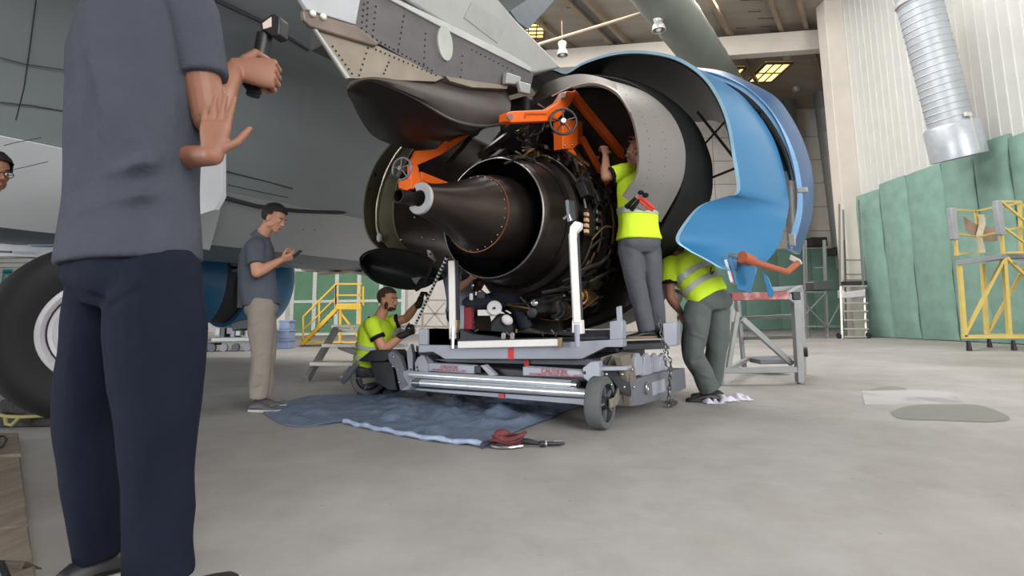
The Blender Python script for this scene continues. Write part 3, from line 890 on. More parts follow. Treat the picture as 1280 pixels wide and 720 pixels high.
fr2 = [S(x, y, 2.5) for x, y in ((895, 96), (925, 118), (950, 145), (968, 172), (982, 200), (990, 225))]
put('inner_frame', MB().tube(resample(fr2, 30), .035, 8), MATS['deep blue cowl paint'], fc)
fr3 = [S(x, y, 2.45) for x, y in ((905, 108), (930, 135), (952, 160), (968, 184), (981, 215))]
put('inner_frame', MB().tube(resample(fr3, 30), .025, 8), mat('grey frame', (92, 112, 132), .4), fc)
put('inner_panel', MB().grid(sheet([fr2, [S(x, y, 2.2) for x, y in ((890, 94), (930, 112), (958, 140), (976, 170), (987, 200), (993, 225))]], 30)), mat('dark blue inside', (40, 52, 62), .5), fc, solid=.01)
for (x, y) in ((949, 137), (960, 143)): put('latch_hook', MB().tube([S(x - 2, y, 2.4), S(x + 1, y - 3, 2.35), S(x + 2, y + 3, 2.35), S(x - 1, y + 5, 2.4)], .015, 8), dark3, fc)
put('latch', MB().box(S(1003, 238, 2.15), (.05, .09, .05), AX, PX, ZZ), fair_grey, fc, bevel=.008)
put('latch', MB().box(S(990, 300, 2.14), (.05, .06, .12), AX, PX, ZZ), fair_grey, fc, bevel=.008)
# hinge fittings hanging from the lobe, orange rod
put('hanging_bracket', MB().prism([S(x, y, 1.2) for x, y in ((921, 322), (946, 335), (942, 352), (938, 366), (921, 362))], AX * .02), blue, bc, bevel=.004)
put('hanging_bracket', MB().prism([S(x, y, 1.3) for x, y in ((953, 340), (960, 346), (968, 366), (965, 372), (960, 370))], AX * .02), blue, bc, bevel=.004)
put('striped_latch', MB().prism([S(x, y, 1.05) for x, y in ((905, 325), (908, 324), (916, 352), (913, 353))], AX * .02), mat('pale latch', (206, 214, 220), .4), bc)
put('striped_latch', MB().prism([S(x, y, 1.08) for x, y in ((911, 338), (914, 337), (918, 354), (915, 355))], AX * .02), mat('orange latch', (206, 104, 70), .5), bc)
put('striped_latch', MB().prism([S(x, y, 1.08) for x, y in ((911, 322), (914, 321), (922, 355), (919, 356))], AX * .02), blue, bc)
orng = mat('orange steel paint', (236, 104, 30), 0.45, 0.0, var=0.08, scale=5)
orng_d = mat('brown orange rod', (176, 92, 58), 0.5, 0.2, var=0.1)
rod = thing('cowl_support_rod', 'orange telescopic support rod between the blue cowl lobe and the fan cowl', 'support rod', S(960, 330, 1.6))
A1, A2, A3, A4 = S(927, 321, 1.1), S(940, 327, 1.25), S(984, 340, 1.9), S(997, 329, 2.1)
put('sleeve', MB().tube([A1, A2], .05, 14), orng_d, rod); put('tube', MB().tube([A2, A3, A4], .028, 12), orng_d, rod)
put('end_pin', MB().tube([A1 - PX * .02, A1 - PX * .1 + ZZ * .02], .022, 8), rimm, rod)
put('end_fitting', MB().prism([S(x, y, 2.1) for x, y in ((988, 318), (1000, 324), (1003, 329), (999, 331), (986, 324))], AX * .05), mat('pale fitting', (206, 202, 200), .4), rod, bevel=.005)

# left cowl: olive inside of the opened left half
olive = mat('olive primer inside', (84, 80, 58), 0.45, 0.2, var=0.12, scale=3)
brown = mat('brown inner barrel', (70, 58, 50), 0.45, 0.4, var=0.2, scale=5)
rear = [S(x, y, .35) for x, y in ((545, 152), (515, 162), (490, 180), (470, 206), (458, 238), (455, 268), (460, 293), (472, 309), (490, 320), (512, 330))]
front = [p + AX * .95 for p in rear]
lc, rows, inn = cowl('left_sleeve_cowl', 'olive lined inside of the left cowl half, edge-on beside the exhaust cone', 'engine cowl', rear, front, olive, olive, thick=.02, edge=mat('olive edge', (120, 118, 100), .4, .4))
shiny = [S(x, y, .40) for x, y in ((540, 162), (512, 175), (492, 197), (478, 228), (471, 258), (471, 285), (478, 302))]
put('bare_metal_band', MB().tube(resample(shiny, 40), [0.008 + .006 * math.sin(i * .4) ** 2 for i in range(40)], 8), mat('bright bare metal', (226, 216, 198), .25, .6), lc)
inner_r = [S(x, y, .5) for x, y in ((560, 165), (525, 178), (506, 205), (494, 240), (492, 275), (500, 302), (520, 322), (548, 340))]
put('inner_barrel', MB().grid(sheet([[p + AX * .0 for p in inner_r], [p + AX * .9 + PX * .1 for p in inner_r]], 40, 6)), brown, lc, solid=.02, ang=70)
put('barrel_edge', MB().tube(resample(inner_r, 40), .008, 8), mat('olive edge', (0, 0, 0)), lc)
put('inner_wall', MB().grid(sheet([[S(x, y, .42) for x, y in ((543, 160), (514, 172), (493, 195), (479, 227), (472, 258), (472, 286), (480, 304), (495, 318))], inner_r], 40, 5)), olive, lc, solid=.01, ang=70)
for (x, y) in ((484, 187), (467, 218), (460, 236)): put('latch_eye', MB().revolve([(0, .012), (.02, .012), (.02, .022), (0, .022)], S(x, y, .38), AX, PX, ZZ, 14, closed_prof=True), dark3, lc)
put('seal_lump', MB().ell(S(474, 297, .36), (.03, .03, .05)), mat('white sealant', (206, 206, 204), .6), lc)
put('bright_lug', MB().prism([S(x, y, .55) for x, y in ((533, 312), (538, 313), (545, 326), (541, 330), (536, 326))], AX * .03), mat('bright bare metal', (0, 0, 0)), lc, bevel=.004)
for (x, y) in ((530, 297), (544, 300), (503, 300), (520, 272), (548, 280), (540, 318)): put('rivet_head', MB().ell(S(x, y, .5) - AX * .02, .012, n=8, m=6), rimm, lc)
# lower lobe of the left cowl
lo_top = [S(x, y, .1) for x, y in ((450, 324), (460, 315), (480, 311), (505, 313), (527, 321), (545, 333), (556, 340))]
lo_mid = [S(x, y, .3) for x, y in ((450, 330), (465, 332), (485, 336), (510, 342), (530, 346), (548, 348), (556, 346))]
lo_bot = [S(x, y, .2) for x, y in ((451, 330), (458, 342), (470, 352), (490, 358), (510, 361), (530, 358), (545, 350))]
lb = thing('left_cowl_lobe', 'black leaf-shaped lower lobe of the left cowl above the kneeling worker', 'engine cowl', S(500, 360, .2))
put('shell', MB().grid(sheet([lo_top, lo_mid, lo_bot], 40, 10)), black_in, lb, solid=.03, ang=70)
put('rim', MB().tube(resample(lo_top[::-1] + lo_bot[1:], 60), .008, 8), dark2, lb)
put('edge_bracket', MB().tube(resample([S(x, y, .12) for x, y in ((522, 318), (540, 328), (536, 345), (528, 356), (520, 362))], 20), .022, 8), dark3, lb)
put('warning_triangle', MB().prism([S(x, y, .1) for x, y in ((514, 348), (526, 346), (520, 356))], AX * .005), mat('grey triangle', (100, 104, 108), .5), lb)

# ---------------------------------------------------------------- orange bootstrap hoist arms
hoist_lab = ['orange hoist arm with the larger dark handwheel, right of the pylon', 'orange hoist arm with the smaller handwheel, above the exhaust cone tip']


def handwheel(root, c, ax, r, m):
    u = ax.cross(ZZ).normalized(); v = u.cross(ax).normalized()
    h = put('handwheel', MB().revolve([(r * .1 * math.cos(t), r + r * .1 * math.sin(t)) for t in np.linspace(0, 2 * PI, 11)[:-1]], c, ax, u, v, 36, closed_prof=True), m, root, ang=60)
    for k in range(5):
        a = k * 2 * PI / 5 + .3
        put('spoke', MB().bar(c + ax * .01, c + (u * math.cos(a) + v * math.sin(a)) * r * .96, r * .13, r * .08), m, h)
    put('hub', MB().cyl(c - ax * .04, c + ax * .03, r * .2, 14), rimm, h)
    return h


wheel_dark = mat('handwheel dark', (62, 60, 66), .45, .3)
wheel_pale = mat('handwheel grey', (120, 118, 126), .4, .4)
ha = thing('hoist_arm', hoist_lab[0], 'hoist arm', Q(700, 190, .4))
q = .42
put('arm', MB().prism([Q(x, y, q) for x, y in ((634, 141), (640, 139), (684, 137), (700, 127), (708, 114), (720, 114), (720, 121), (706, 140), (695, 151), (640, 153), (634, 151))], B * .08), orng, ha, bevel=.006)
put('arm_rib', MB().prism([Q(x, y, q + .01) for x, y in ((657, 141), (684, 141), (684, 143), (658, 143), (658, 147), (656, 147))], B * .02), orng_d, ha)
for (x, y) in ((638, 146), (704, 119)): put('pivot_pin', MB().cyl(Q(x, y, q + .03), Q(x, y, q - .05), .022, 14), rimm, ha)
put('bracket', MB().prism([Q(x, y, q) for x, y in ((703, 150), (722, 150), (724, 160), (722, 181), (717, 186), (704, 186))], B * .1), orng, ha, bevel=.006)
put('bracket', MB().prism([Q(x, y, q - .1) for x, y in ((718, 150), (728, 152), (729, 178), (720, 182))], B * .1), orng, ha, bevel=.006)
rd_o = mat('shaded orange beam', (170, 74, 30), .5, var=.12)
put('beam', MB().bar(Q(714, 116, q - .05), E(1.6, .82, .55), .06, .08), orng, ha, bevel=.005)
put('beam', MB().bar(Q(708, 186, q - .05), E(1.5, .55, .10), .07, .09), orng, ha, bevel=.005)
put('beam', MB().bar(Q(726, 172, q - .1), E(1.5, .62, .22), .05, .07), orng, ha, bevel=.005)
put('cross_pin', MB().cyl(Q(747, 197, q), Q(747, 197, q + .06), .02), orng_d, ha)
handwheel(ha, Q(704, 152, q + .12), (PX * .55 - AX * .83).normalized(), .115, wheel_dark)
for (x, y) in ((706, 182), (715, 181)): put('bolt', MB().ell(Q(x, y, q + .008), .012, n=8, m=5), rimm, ha)
hb = thing('hoist_arm', hoist_lab[1], 'hoist arm', Q(510, 235, -.45))
q = -.35
put('arm', MB().prism([Q(x, y, q) for x, y in ((513, 204), (521, 188), (528, 188), (546, 186), (556, 176), (562, 177), (592, 159), (598, 162), (552, 193), (521, 207))], B * .03), orng, hb, bevel=.005)
put('bracket', MB().prism([Q(x, y, q) for x, y in ((513, 206), (521, 204), (524, 212), (522, 236), (514, 236))], B * .04), orng, hb, bevel=.005)
put('bracket', MB().prism([Q(x, y, q + .03) for x, y in ((501, 224), (513, 224), (511, 238), (501, 238))], B * .03), orng, hb, bevel=.005)
put('beam', MB().bar(Q(524, 220, q - .03), E(1.0, -.6, .35), .05, .07), orng, hb, bevel=.005)
put('beam', MB().bar(Q(520, 226, q - .03), E(1.0, -.65, .22), .05, .05), orng, hb, bevel=.005)
handwheel(hb, Q(502, 211, q + .1), (PX * .15 - AX * .95).normalized(), .085, wheel_pale)
put('crank_grip', MB().tube([Q(489, 219, q + .12), Q(497, 223, q + .12)], .014, 8), wheel_dark, hb)
# ================================================================== ENGINE DOLLY
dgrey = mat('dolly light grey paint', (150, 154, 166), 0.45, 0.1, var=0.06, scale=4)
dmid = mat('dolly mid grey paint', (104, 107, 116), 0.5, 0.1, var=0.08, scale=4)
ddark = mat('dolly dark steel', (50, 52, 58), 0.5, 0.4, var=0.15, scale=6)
chrome = mat('roller steel', (206, 212, 218), 0.28, 0.55, var=0.03)
offwhite = mat('post white paint', (224, 222, 220), 0.4, var=0.03)
redst = mat('red stripe', (200, 52, 44), 0.5, var=0.05)
brassy = mat('zinc yellow fitting', (150, 132, 96), 0.4, 0.6)
rubber = mat('caster rubber', (88, 90, 92), 0.75, var=0.1, scale=8)
yu = line_y(523, 4.42, 778, 3.98)      # upper cradle beam
yl = line_y(510, 4.62, 738, 3.62)      # lower roller frame
BACK = Vector((0.45, 0.9, 0)).normalized()


def U(x, y, o=0.0): return P(x, y, yu(x) + o)
def L_(x, y, o=0.0): return P(x, y, yl(x) + o)


dl = thing('engine_dolly', 'wide grey wheeled engine dolly with rollers and CAUTION covers under the engine', 'dolly', G(640, 505))
put('cradle_beam', MB().prism([U(x, y) for x, y in ((523, 431), (601, 432), (700, 428), (778, 424), (778, 434), (757, 434), (727, 449), (556, 449), (541, 440), (523, 441))], BACK * .14), dgrey, dl, bevel=.006)
put('cradle_end_block', MB().prism([U(x, y) for x, y in ((523, 411), (534, 411), (534, 431), (523, 431))], BACK * .12), dgrey, dl, bevel=.006)
put('cradle_end_block', MB().prism([U(x, y) for x, y in ((762, 402), (775, 400), (778, 402), (778, 424), (762, 425))], BACK * .12), dgrey, dl, bevel=.006)
put('cradle_lug', MB().prism([U(x, y) for x, y in ((770, 384), (776, 382), (777, 402), (771, 402))], BACK * .04), dgrey, dl, bevel=.004)
put('dark_rail', MB().prism([U(x, y, .03) for x, y in ((534, 411), (560, 412), (560, 428), (762, 424), (762, 420), (640, 423), (590, 418), (575, 411), (575, 431), (534, 431))], BACK * .1), ddark, dl, bevel=.004)
put('rear_rail', MB().prism([U(x, y, .8) for x, y in ((530, 418), (770, 412), (770, 430), (530, 434))], BACK * .1), ddark, dl, bevel=.01)
wb = put('white_cross_bar', MB().bar(U(573, 431, -.03), U(702, 428, -.03), .05, .058), offwhite, dl, bevel=.008)
put('bar_end_cap', MB().bar(U(698, 428, -.035), U(703, 428, -.035), .056, .075), brassy, wb, bevel=.004)
put('red_stripe', MB().prism([U(x, y, -.004) for x, y in ((635, 435), (642, 435), (642, 449), (635, 449))], BACK * .004), redst, dl)
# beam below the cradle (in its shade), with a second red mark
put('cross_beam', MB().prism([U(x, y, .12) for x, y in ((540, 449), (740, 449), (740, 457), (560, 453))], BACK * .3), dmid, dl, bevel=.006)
put('red_stripe', MB().prism([U(x, y, .10) for x, y in ((655, 450), (661, 450), (661, 457), (655, 457))], BACK * .006), redst, dl)
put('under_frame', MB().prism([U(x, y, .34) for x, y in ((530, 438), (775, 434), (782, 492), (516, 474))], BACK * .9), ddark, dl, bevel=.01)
put('rear_equipment_box', MB().prism([U(x, y, 1.25) for x, y in ((584, 384), (606, 384), (606, 392), (640, 392), (640, 372), (700, 370), (700, 432), (584, 432))], BACK * .12), mat('olive dark box', (58, 54, 46), .6, var=.2, scale=6), dl, bevel=.01)
# lower frame
fm_ = MB()
fm_.prism([L_(x, y, .1) for x, y in ((512, 452), (640, 462), (742, 470), (742, 494), (512, 472))], BACK * .08)
put('lower_frame', fm_, ddark, dl, bevel=.004)
put('base_plate', MB().prism([L_(x, y, .02) for x, y in ((512, 484), (620, 494), (740, 502), (740, 509), (700, 503), (620, 496), (512, 487))], BACK * .3), dmid, dl, bevel=.004)
put('front_plate', MB().prism([L_(x, y, .01) for x, y in ((520, 485), (738, 499), (738, 507), (520, 488))], BACK * .03), dgrey, dl, bevel=.003)
put('red_stripe', MB().prism([L_(x, y, -.003) for x, y in ((623, 492), (630, 492.5), (630, 498), (623, 497.5))], BACK * .008), redst, dl)
put('roller', MB().tube([L_(514, 468), L_(722, 481)], .031, 20), chrome, dl)
put('roller', MB().tube([L_(516, 478, -.03), L_(734, 492, -.03)], .031, 20), chrome, dl)
put('roller_end', MB().tube([L_(716, 480.5, -.01), L_(723, 481, -.01)], .035, 16), rimm, dl)
put('roller_end', MB().tube([L_(517, 478.5, -.03), L_(527, 479, -.03)], .034, 16), rimm, dl)
put('side_rail', MB().tube([L_(520, 473.5, .03), L_(730, 487, .03)], .014, 8), dmid, dl)
# covers that read CAUTION
def cover(pts, name='guard_cover'):
    return put(name, MB().prism([L_(x, y, .02) for x, y in pts], BACK * .08), dgrey, dl, bevel=.008)
c1 = cover([(534, 453), (592, 457), (593, 467.5), (534, 464)])
c2 = cover([(653, 458), (728, 463), (731, 472), (653, 470)])
put('hinge_plate', MB().prism([L_(x, y, 0) for x, y in ((518, 454), (522, 446), (530, 444), (534, 456), (534, 465), (519, 464))], BACK * .1), dgrey, dl, bevel=.006)
put('hinge_arm', MB().prism([L_(x, y, .02) for x, y in ((524, 447), (534, 445), (542, 453), (534, 455))], BACK * .06), dmid, dl, bevel=.004)
put('hinge_plate', MB().prism([L_(x, y, 0) for x, y in ((728, 460), (738, 452), (748, 452), (750, 470), (742, 484), (729, 472))], BACK * .1), dgrey, dl, bevel=.006)
put('lock_lever', MB().prism([L_(x, y, 0) for x, y in ((600, 457), (606, 456), (620, 469), (612, 470))], BACK * .05), dgrey, dl, bevel=.004)
put('lock_block', MB().prism([L_(x, y, .02) for x, y in ((593, 458), (601, 457), (601, 467), (593, 466))], BACK * .06), ddark, dl, bevel=.004)
for (x, y) in ((522, 459), (523, 463), (731, 466)): put('pin_hole', MB().cyl(L_(x, y, -.004), L_(x, y, .01), .012, 12), ddark, dl)


def text_on(parent, body, ctr, xdir, h, m, name='caution_text'):
    cu = bpy.data.curves.new('txt', 'FONT'); cu.body = body; cu.size = h; cu.align_x = 'CENTER'; cu.align_y = 'CENTER'; cu.extrude = .0008
    t = bpy.data.objects.new('txt', cu); COL.objects.link(t)
    dg = bpy.context.evaluated_depsgraph_get(); me = bpy.data.meshes.new_from_object(t.evaluated_get(dg))
    bpy.data.objects.remove(t)
    xd = Vector(xdir).normalized(); zd = (ZZ - xd * ZZ.dot(xd)).normalized(); nd = xd.cross(zd)
    off = OFF[parent.name]
    for v in me.vertices:
        v.co = ctr + xd * v.co.x + zd * v.co.y + nd * v.co.z - off
    me.materials.clear(); me.materials.append(m)
    o = bpy.data.objects.new(name, me); COL.objects.link(o); o.parent = parent; OFF[o.name] = off
    return o


redtxt = mat('red lettering', (176, 66, 70), .6)
xd = (L_(730, 466) - L_(534, 458))
text_on(c1, 'CAUTION', L_(561, 459.2, .012), xd, .042, redtxt)
text_on(c1, 'POLYMERION  ENGINE  INSTALL  ONLY', L_(561, 463, .012), xd, .021, redtxt)
text_on(c2, 'CAUTION', L_(692, 464.5, .012), xd, .048, redtxt)
text_on(c2, 'POLYMERION  ENGINE  INSTALL  ONLY', L_(693, 468.9, .012), xd, .024, redtxt)


# wheels
def caster(c, ax, r, wd, fork=True):
    u = ax.cross(ZZ).normalized()
    wz = put('wheel', MB().revolve([(-wd / 2, r * .72), (-wd / 2, r * .95), (-wd * .4, r), (wd * .4, r), (wd / 2, r * .95), (wd / 2, r * .72)], c, ax, u, ZZ, 40, closed_prof=True), rubber, dl, ang=45)
    put('hub', MB().revolve([(wd * .42, r * .74), (wd * .5, r * .7), (wd * .3, r * .62), (wd * .25, r * .3), (wd * .5, r * .25), (wd * .5, 0), (-wd * .5, 0), (-wd * .4, r * .74)], c, ax, u, ZZ, 30), ddark, wz, ang=30)
    for k in range(5):
        a = k * 2 * PI / 5
        put('hub_spoke', MB().bar(c + ax * wd * .36 + (u * math.cos(a) + ZZ * math.sin(a)) * r * .2, c + ax * wd * .36 + (u * math.cos(a) + ZZ * math.sin(a)) * r * .68, .02, .012), dmid, wz)
    return wz


wr1 = .175
cR = G(752, 537) ; cR = Vector((cR.x, cR.y + .02, wr1))
axR = Vector((.86, -.5, 0)).normalized()
caster(cR, axR, wr1, .105)
put('wheel_fork', MB().prism([cR + axR * .075 + Vector((0, 0, 0)) + u_ for u_ in (Vector((-.02, -.02, -.03)), Vector((.05, .1, -.03)), Vector((.14, .3, .06)), Vector((.12, .26, .13)), Vector((.03, .06, .03)), Vector((-.02, -.02, .03)))], axR * .015), mat('fork khaki', (132, 128, 112), .5, .2), dl, bevel=.004)
cL = G(460, 494); cL = Vector((cL.x, cL.y + .02, .175))
axL = Vector((.25, -.97, 0)).normalized()
caster(cL, axL, .175, .1)
put('wheel_fork', MB().bar(cL + axL * .09 + Vector((-.06, 0, -.03)), cL + axL * .09 + Vector((.26, 0, .03)), .03, .06), mat('fork khaki', (0, 0, 0)), dl, bevel=.004)
# left outrigger: arm over the wheel, to the frame
def LO(x, y, o=0.0): return P(x, y, line_y(440, 5.0, 520, 4.62)(x) + o)
put('outrigger_arm', MB().prism([LO(x, y, .05) for x, y in ((447, 451), (463, 438), (488, 438), (494, 446), (480, 452), (455, 452))], BACK * .22), ddark, dl, bevel=.008)
put('outrigger_plate', MB().prism([LO(x, y) for x, y in ((484, 442), (490, 438), (500, 446), (507, 470), (514, 484), (500, 489), (494, 462), (486, 452))], BACK * .06), dmid, dl, bevel=.008)
put('outrigger_body', MB().prism([LO(x, y, .08) for x, y in ((462, 452), (490, 452), (496, 488), (486, 488), (470, 478))], BACK * .16), ddark, dl, bevel=.008)
put('outrigger_bracket', MB().prism([LO(x, y) for x, y in ((504, 464), (516, 462), (520, 487), (502, 488))], BACK * .16), dgrey, dl, bevel=.005)
put('outrigger_link', MB().bar(LO(447, 453, .03), LO(428, 478, .03), .03, .05), dmid, dl, bevel=.004)
put('outrigger_knob', MB().prism([LO(x, y, .02) for x, y in ((508, 440), (513, 430), (516, 445), (516, 462), (510, 460))], BACK * .05), dgrey, dl, bevel=.004)
put('motor_drum', MB().tube([LO(497, 448, .2), LO(520, 449, .2)], .07, 18), ddark, dl)
for (x, y) in ((491, 458), (497, 462), (499, 478), (492, 446)): put('bolt', MB().ell(LO(x, y, -.005), .012, n=8, m=5), rimm, dl)
# right side frame running back from the right wheel
ys = line_y(786, 3.70, 866, 4.62)
def SR(x, y, o=0.0): return P(x, y, ys(x) + o)
INL = Vector((-.83, .3, 0)).normalized()
put('side_frame', MB().prism([SR(x, y) for x, y in ((788, 476), (830, 465), (856, 460), (858, 485), (836, 496), (800, 507), (788, 508))], INL * .1), dmid, dl, bevel=.006)
put('side_frame_recess', MB().prism([SR(x, y, -.004) for x, y in ((815, 478), (831, 473), (832, 489), (816, 495))], INL * .03), dgrey, dl, bevel=.004)
put('side_tower', MB().prism([SR(x, y) for x, y in ((776, 446), (788, 442), (794, 460), (796, 478), (800, 506), (788, 508), (786, 478))], INL * .05), mat('tower khaki', (116, 110, 98), .5, .2), dl, bevel=.006)
put('head_box', MB().prism([P(x, y, 3.75) for x, y in ((750, 447), (764, 443), (783, 444), (781, 458), (752, 459))], BACK * .3), mat('tower khaki', (0, 0, 0)), dl, bevel=.008)
put('head_cover', MB().prism([P(x, y, 3.72) for x, y in ((758, 446), (764, 444), (757, 458), (752, 458))], BACK * .2), ddark, dl, bevel=.004)
put('head_plate', MB().prism([P(x, y, 3.62) for x, y in ((740, 459), (784, 458), (784, 463), (741, 464))], BACK * .25), dgrey, dl, bevel=.004)
put('head_body', MB().prism([P(x, y, 3.7) for x, y in ((748, 463), (786, 461), (788, 496), (775, 490), (764, 474), (748, 476))], BACK * .16), ddark, dl, bevel=.006)
for k, x in enumerate((797, 808, 818, 828)):
    put('side_fin', MB().prism([SR(x + dx, y, .04 + k * .05) for dx, y in ((-4, 470), (-2, 446), (2, 441), (6, 448), (8, 468))], INL * .03), dgrey, dl, bevel=.004)
put('side_foot', MB().prism([SR(x, y, .05) for x, y in ((834, 470), (852, 466), (853, 488), (848, 482), (836, 486))], INL * .1), dmid, dl, bevel=.006)
for (x, y) in ((758, 468), (778, 468), (764, 481), (780, 484), (792, 484), (790, 462)): put('bolt', MB().ell(P(x, y, 3.6) if x < 786 else SR(x, y, -.01), .012, n=8, m=5), rimm, dl)
put('ring_handle', MB().revolve([(math.cos(t) * .006, .04 + math.sin(t) * .006) for t in np.linspace(0, 2 * PI, 9)[:-1]], SR(809, 485, -.02), Vector((.9, -.4, 0)).normalized(), ZZ, Vector((.4, .9, 0)), 18, closed_prof=True), rimm, dl)
put('foot_step', MB().prism([P(x, y, 4.25) for x, y in ((778, 430), (832, 428), (838, 436), (778, 438))], Vector((0.1, .5, 0))), ddark, dl, bevel=.006)
put('red_knob', MB().ell(P(775, 413, 4.1), .022), redst, dl)
put('side_block', MB().prism([P(x, y, 4.35) for x, y in ((828, 404), (846, 402), (846, 432), (830, 434))], BACK * .2), dgrey, dl, bevel=.008)
# white cradle posts up to the engine
po = put('cradle_post', MB().bar(P(566, 424, 4.38), P(564.5, 326, 4.38), .055, .055), offwhite, dl, bevel=.008)
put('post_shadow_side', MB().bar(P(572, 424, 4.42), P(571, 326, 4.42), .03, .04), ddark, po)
put('post_clevis', MB().prism([P(x, y, 4.36) for x, y in ((561, 400), (571, 400), (571, 416), (568, 418), (568, 409), (564, 409), (564, 418), (561, 416))], BACK * .05), brassy, po, bevel=.003)
put('post_hook', MB().tube([P(566, 410, 4.36), P(566, 425, 4.34), P(565.5, 436, 4.32)], .017, 8), rimm, po)
po2 = put('cradle_post', MB().bar(P(721, 404, 3.98), P(715.5, 292, 3.98), .06, .06), offwhite, dl, bevel=.008)
put('post_head', MB().prism([P(x, y, 3.97) for x, y in ((711, 293), (712, 283), (718, 276), (726, 278), (725, 285), (720, 290), (720, 297), (711, 297))], BACK * .07), offwhite, po2, bevel=.008)
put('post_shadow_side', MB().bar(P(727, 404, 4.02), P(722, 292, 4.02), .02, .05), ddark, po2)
put('post_clevis', MB().prism([P(x, y, 3.96) for x, y in ((715, 400), (727, 400), (728, 417), (724, 418), (723, 408), (719, 408), (718, 416), (715, 416))], BACK * .06), offwhite, po2, bevel=.003)
put('post_hook', MB().tube([P(721, 406, 3.96), P(721.5, 420, 3.95), P(722, 434, 3.94)], .02, 8), dgrey, po2)
put('post_pin', MB().tube([P(704, 274, 3.98), P(711, 268, 3.98), P(714, 276, 3.98)], .014, 8), rimm, po2)
# things standing on the deck in shade
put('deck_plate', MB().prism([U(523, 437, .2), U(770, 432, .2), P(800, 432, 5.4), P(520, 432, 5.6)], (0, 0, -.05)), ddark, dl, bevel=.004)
for (x, y) in ((629, 420), (640, 420)): put('lug', MB().prism([U(x + dx, yy, -.01) for dx, yy in ((-2.5, 424), (-2.5, 417), (0, 415), (2.5, 417), (2.5, 424))], BACK * .02), rimm, dl, bevel=.002)
rn = random.Random(5)
for i in range(14):
    x = rn.uniform(585, 760); y = rn.uniform(412, 424)
    put('deck_fitting', MB().tube([U(x, y, .06), U(x + rn.uniform(-5, 5), y - rn.uniform(1, 5), .08)], rn.choice((.008, .014)), 8), rn.choice((rimm, ddark, brassy)), dl)

# hand-turned hydraulic unit on the deck: white wheel, bar and dome
hu = thing('winch_unit', 'small white winch with round pulley and bar beneath the engine cone', 'winch', P(618, 420, 4.72))
put('pulley', MB().revolve([(-.02, 0), (-.02, .06), (-.012, .068), (.012, .068), (.02, .06), (.02, 0)], P(618, 385, 4.7), Vector((.1, -1, 0)).normalized(), Vector((1, .1, 0)).normalized(), ZZ, 28), offwhite, hu)
put('pulley_hub', MB().cyl(P(618, 385, 4.66), P(618, 385, 4.72), .012), ddark, hu)
put('bar', MB().bar(P(597, 391, 4.72), P(613, 391, 4.72), .04, .055), offwhite, hu, bevel=.006)
put('neck', MB().prism([P(x, y, 4.71) for x, y in ((612, 392), (624, 390), (619, 396), (614, 402))], (0, .05, 0)), offwhite, hu, bevel=.004)
put('body', MB().prism([P(x, y, 4.7) for x, y in ((613, 410), (615, 402), (625, 393), (638, 398), (642, 410), (640, 424), (614, 424))], (0, .16, 0)), ddark, hu, bevel=.02)
put('dome', MB().ell(P(634, 400, 4.66), (.055, .03, .045), ax=(.8, 0, -.6), az=(.6, 0, .8)), offwhite, hu)
put('gauge', MB().revolve([(-.015, 0), (-.015, .04), (.015, .045), (.02, .035), (.02, 0)], P(665, 391, 4.6), Vector((0, -1, 0)), Vector((1, 0, 0)), ZZ, 24), ddark, hu)
put('gauge', MB().revolve([(-.015, 0), (-.015, .025), (.015, .03), (.02, .02), (.02, 0)], P(668, 379, 4.6), Vector((0, -1, 0)), Vector((1, 0, 0)), ZZ, 24), rimm, hu)


# chains
def chain(name, label, pts, link, m, grp=None):
    ps = resample(pts, max(6, int(sum((Vector(pts[i + 1]) - Vector(pts[i])).length for i in range(len(pts) - 1)) / (link * 1.5))))
    mb = MB()
    for i in range(len(ps) - 1):
        a, b = ps[i], ps[i + 1]; d = (b - a).normalized(); c = (a + b) / 2
        sd = d.cross(ZZ) if abs(d.z) < .9 else d.cross(Vector((0, 1, 0)))
        sd.normalize(); other = sd.cross(d).normalized()
        w_ = sd if i % 2 else other
        ring = [c + d * math.cos(t) * link * 1.05 + w_ * math.sin(t) * link * .55 for t in np.linspace(0, 2 * PI, 13)[:-1]]
        mb.tube(ring + [ring[0]], link * .2, 5)
    o = put(name, mb, m); return tag(o, label, 'chain', grp)


chm = mat('chain steel', (118, 118, 122), .35, .9)
chain('steel_chain', 'steel chain hanging down beside the standing worker to the floor, coiled end', [P(824, 398, 4.1), P(829, 428, 4.05), P(838, 452, 4.0), P(837, 480, 4.0), P(836, 500, 4.0)], .022, chm)
chain('steel_chain', 'second steel chain alongside, looped from the dolly side down to its frame', [P(831, 430, 4.05), P(832, 455, 3.98), P(838, 472, 3.97), P(835, 492, 3.97)], .02, chm)
chain('steel_chain', 'coil of chain lying on the floor beside the black work shoe', [G(832, 503, .015), G(838, 500, .02), G(846, 503, .015), G(840, 507, .015), G(834, 506, .03), G(841, 502, .04)], .02, chm)
chain('steel_chain', 'thin chain hanging past the white post under the exhaust cone', [P(577, 336, 4.6), P(575, 352, 4.6), P(573, 378, 4.6)], .014, chm)
chain('steel_chain', 'thin vertical chain with a hook left of the white pulley', [P(591, 352, 4.5), P(590, 372, 4.5), P(591, 400, 4.5), P(592, 420, 4.5)], .016, mat('chain dark', (64, 58, 58), .5, .7))
hk = thing('chain_hoist', 'small chain hoist hook block hanging below the exhaust nozzle', 'hoist', P(590, 375, 4.52))
put('hook_block', MB().box(P(590, 357, 4.5), (.03, .04, .07)), ddark, hk, bevel=.006)
put('hook_block', MB().box(P(589, 371, 4.5), (.032, .04, .06)), mat('hoist pale', (186, 190, 196), .4), hk, bevel=.006)
put('knob', MB().ell(P(591, 357, 4.47), .016), rimm, hk)
put('box', MB().box(P(601, 369, 4.52), (.07, .05, .06)), ddark, hk, bevel=.006)
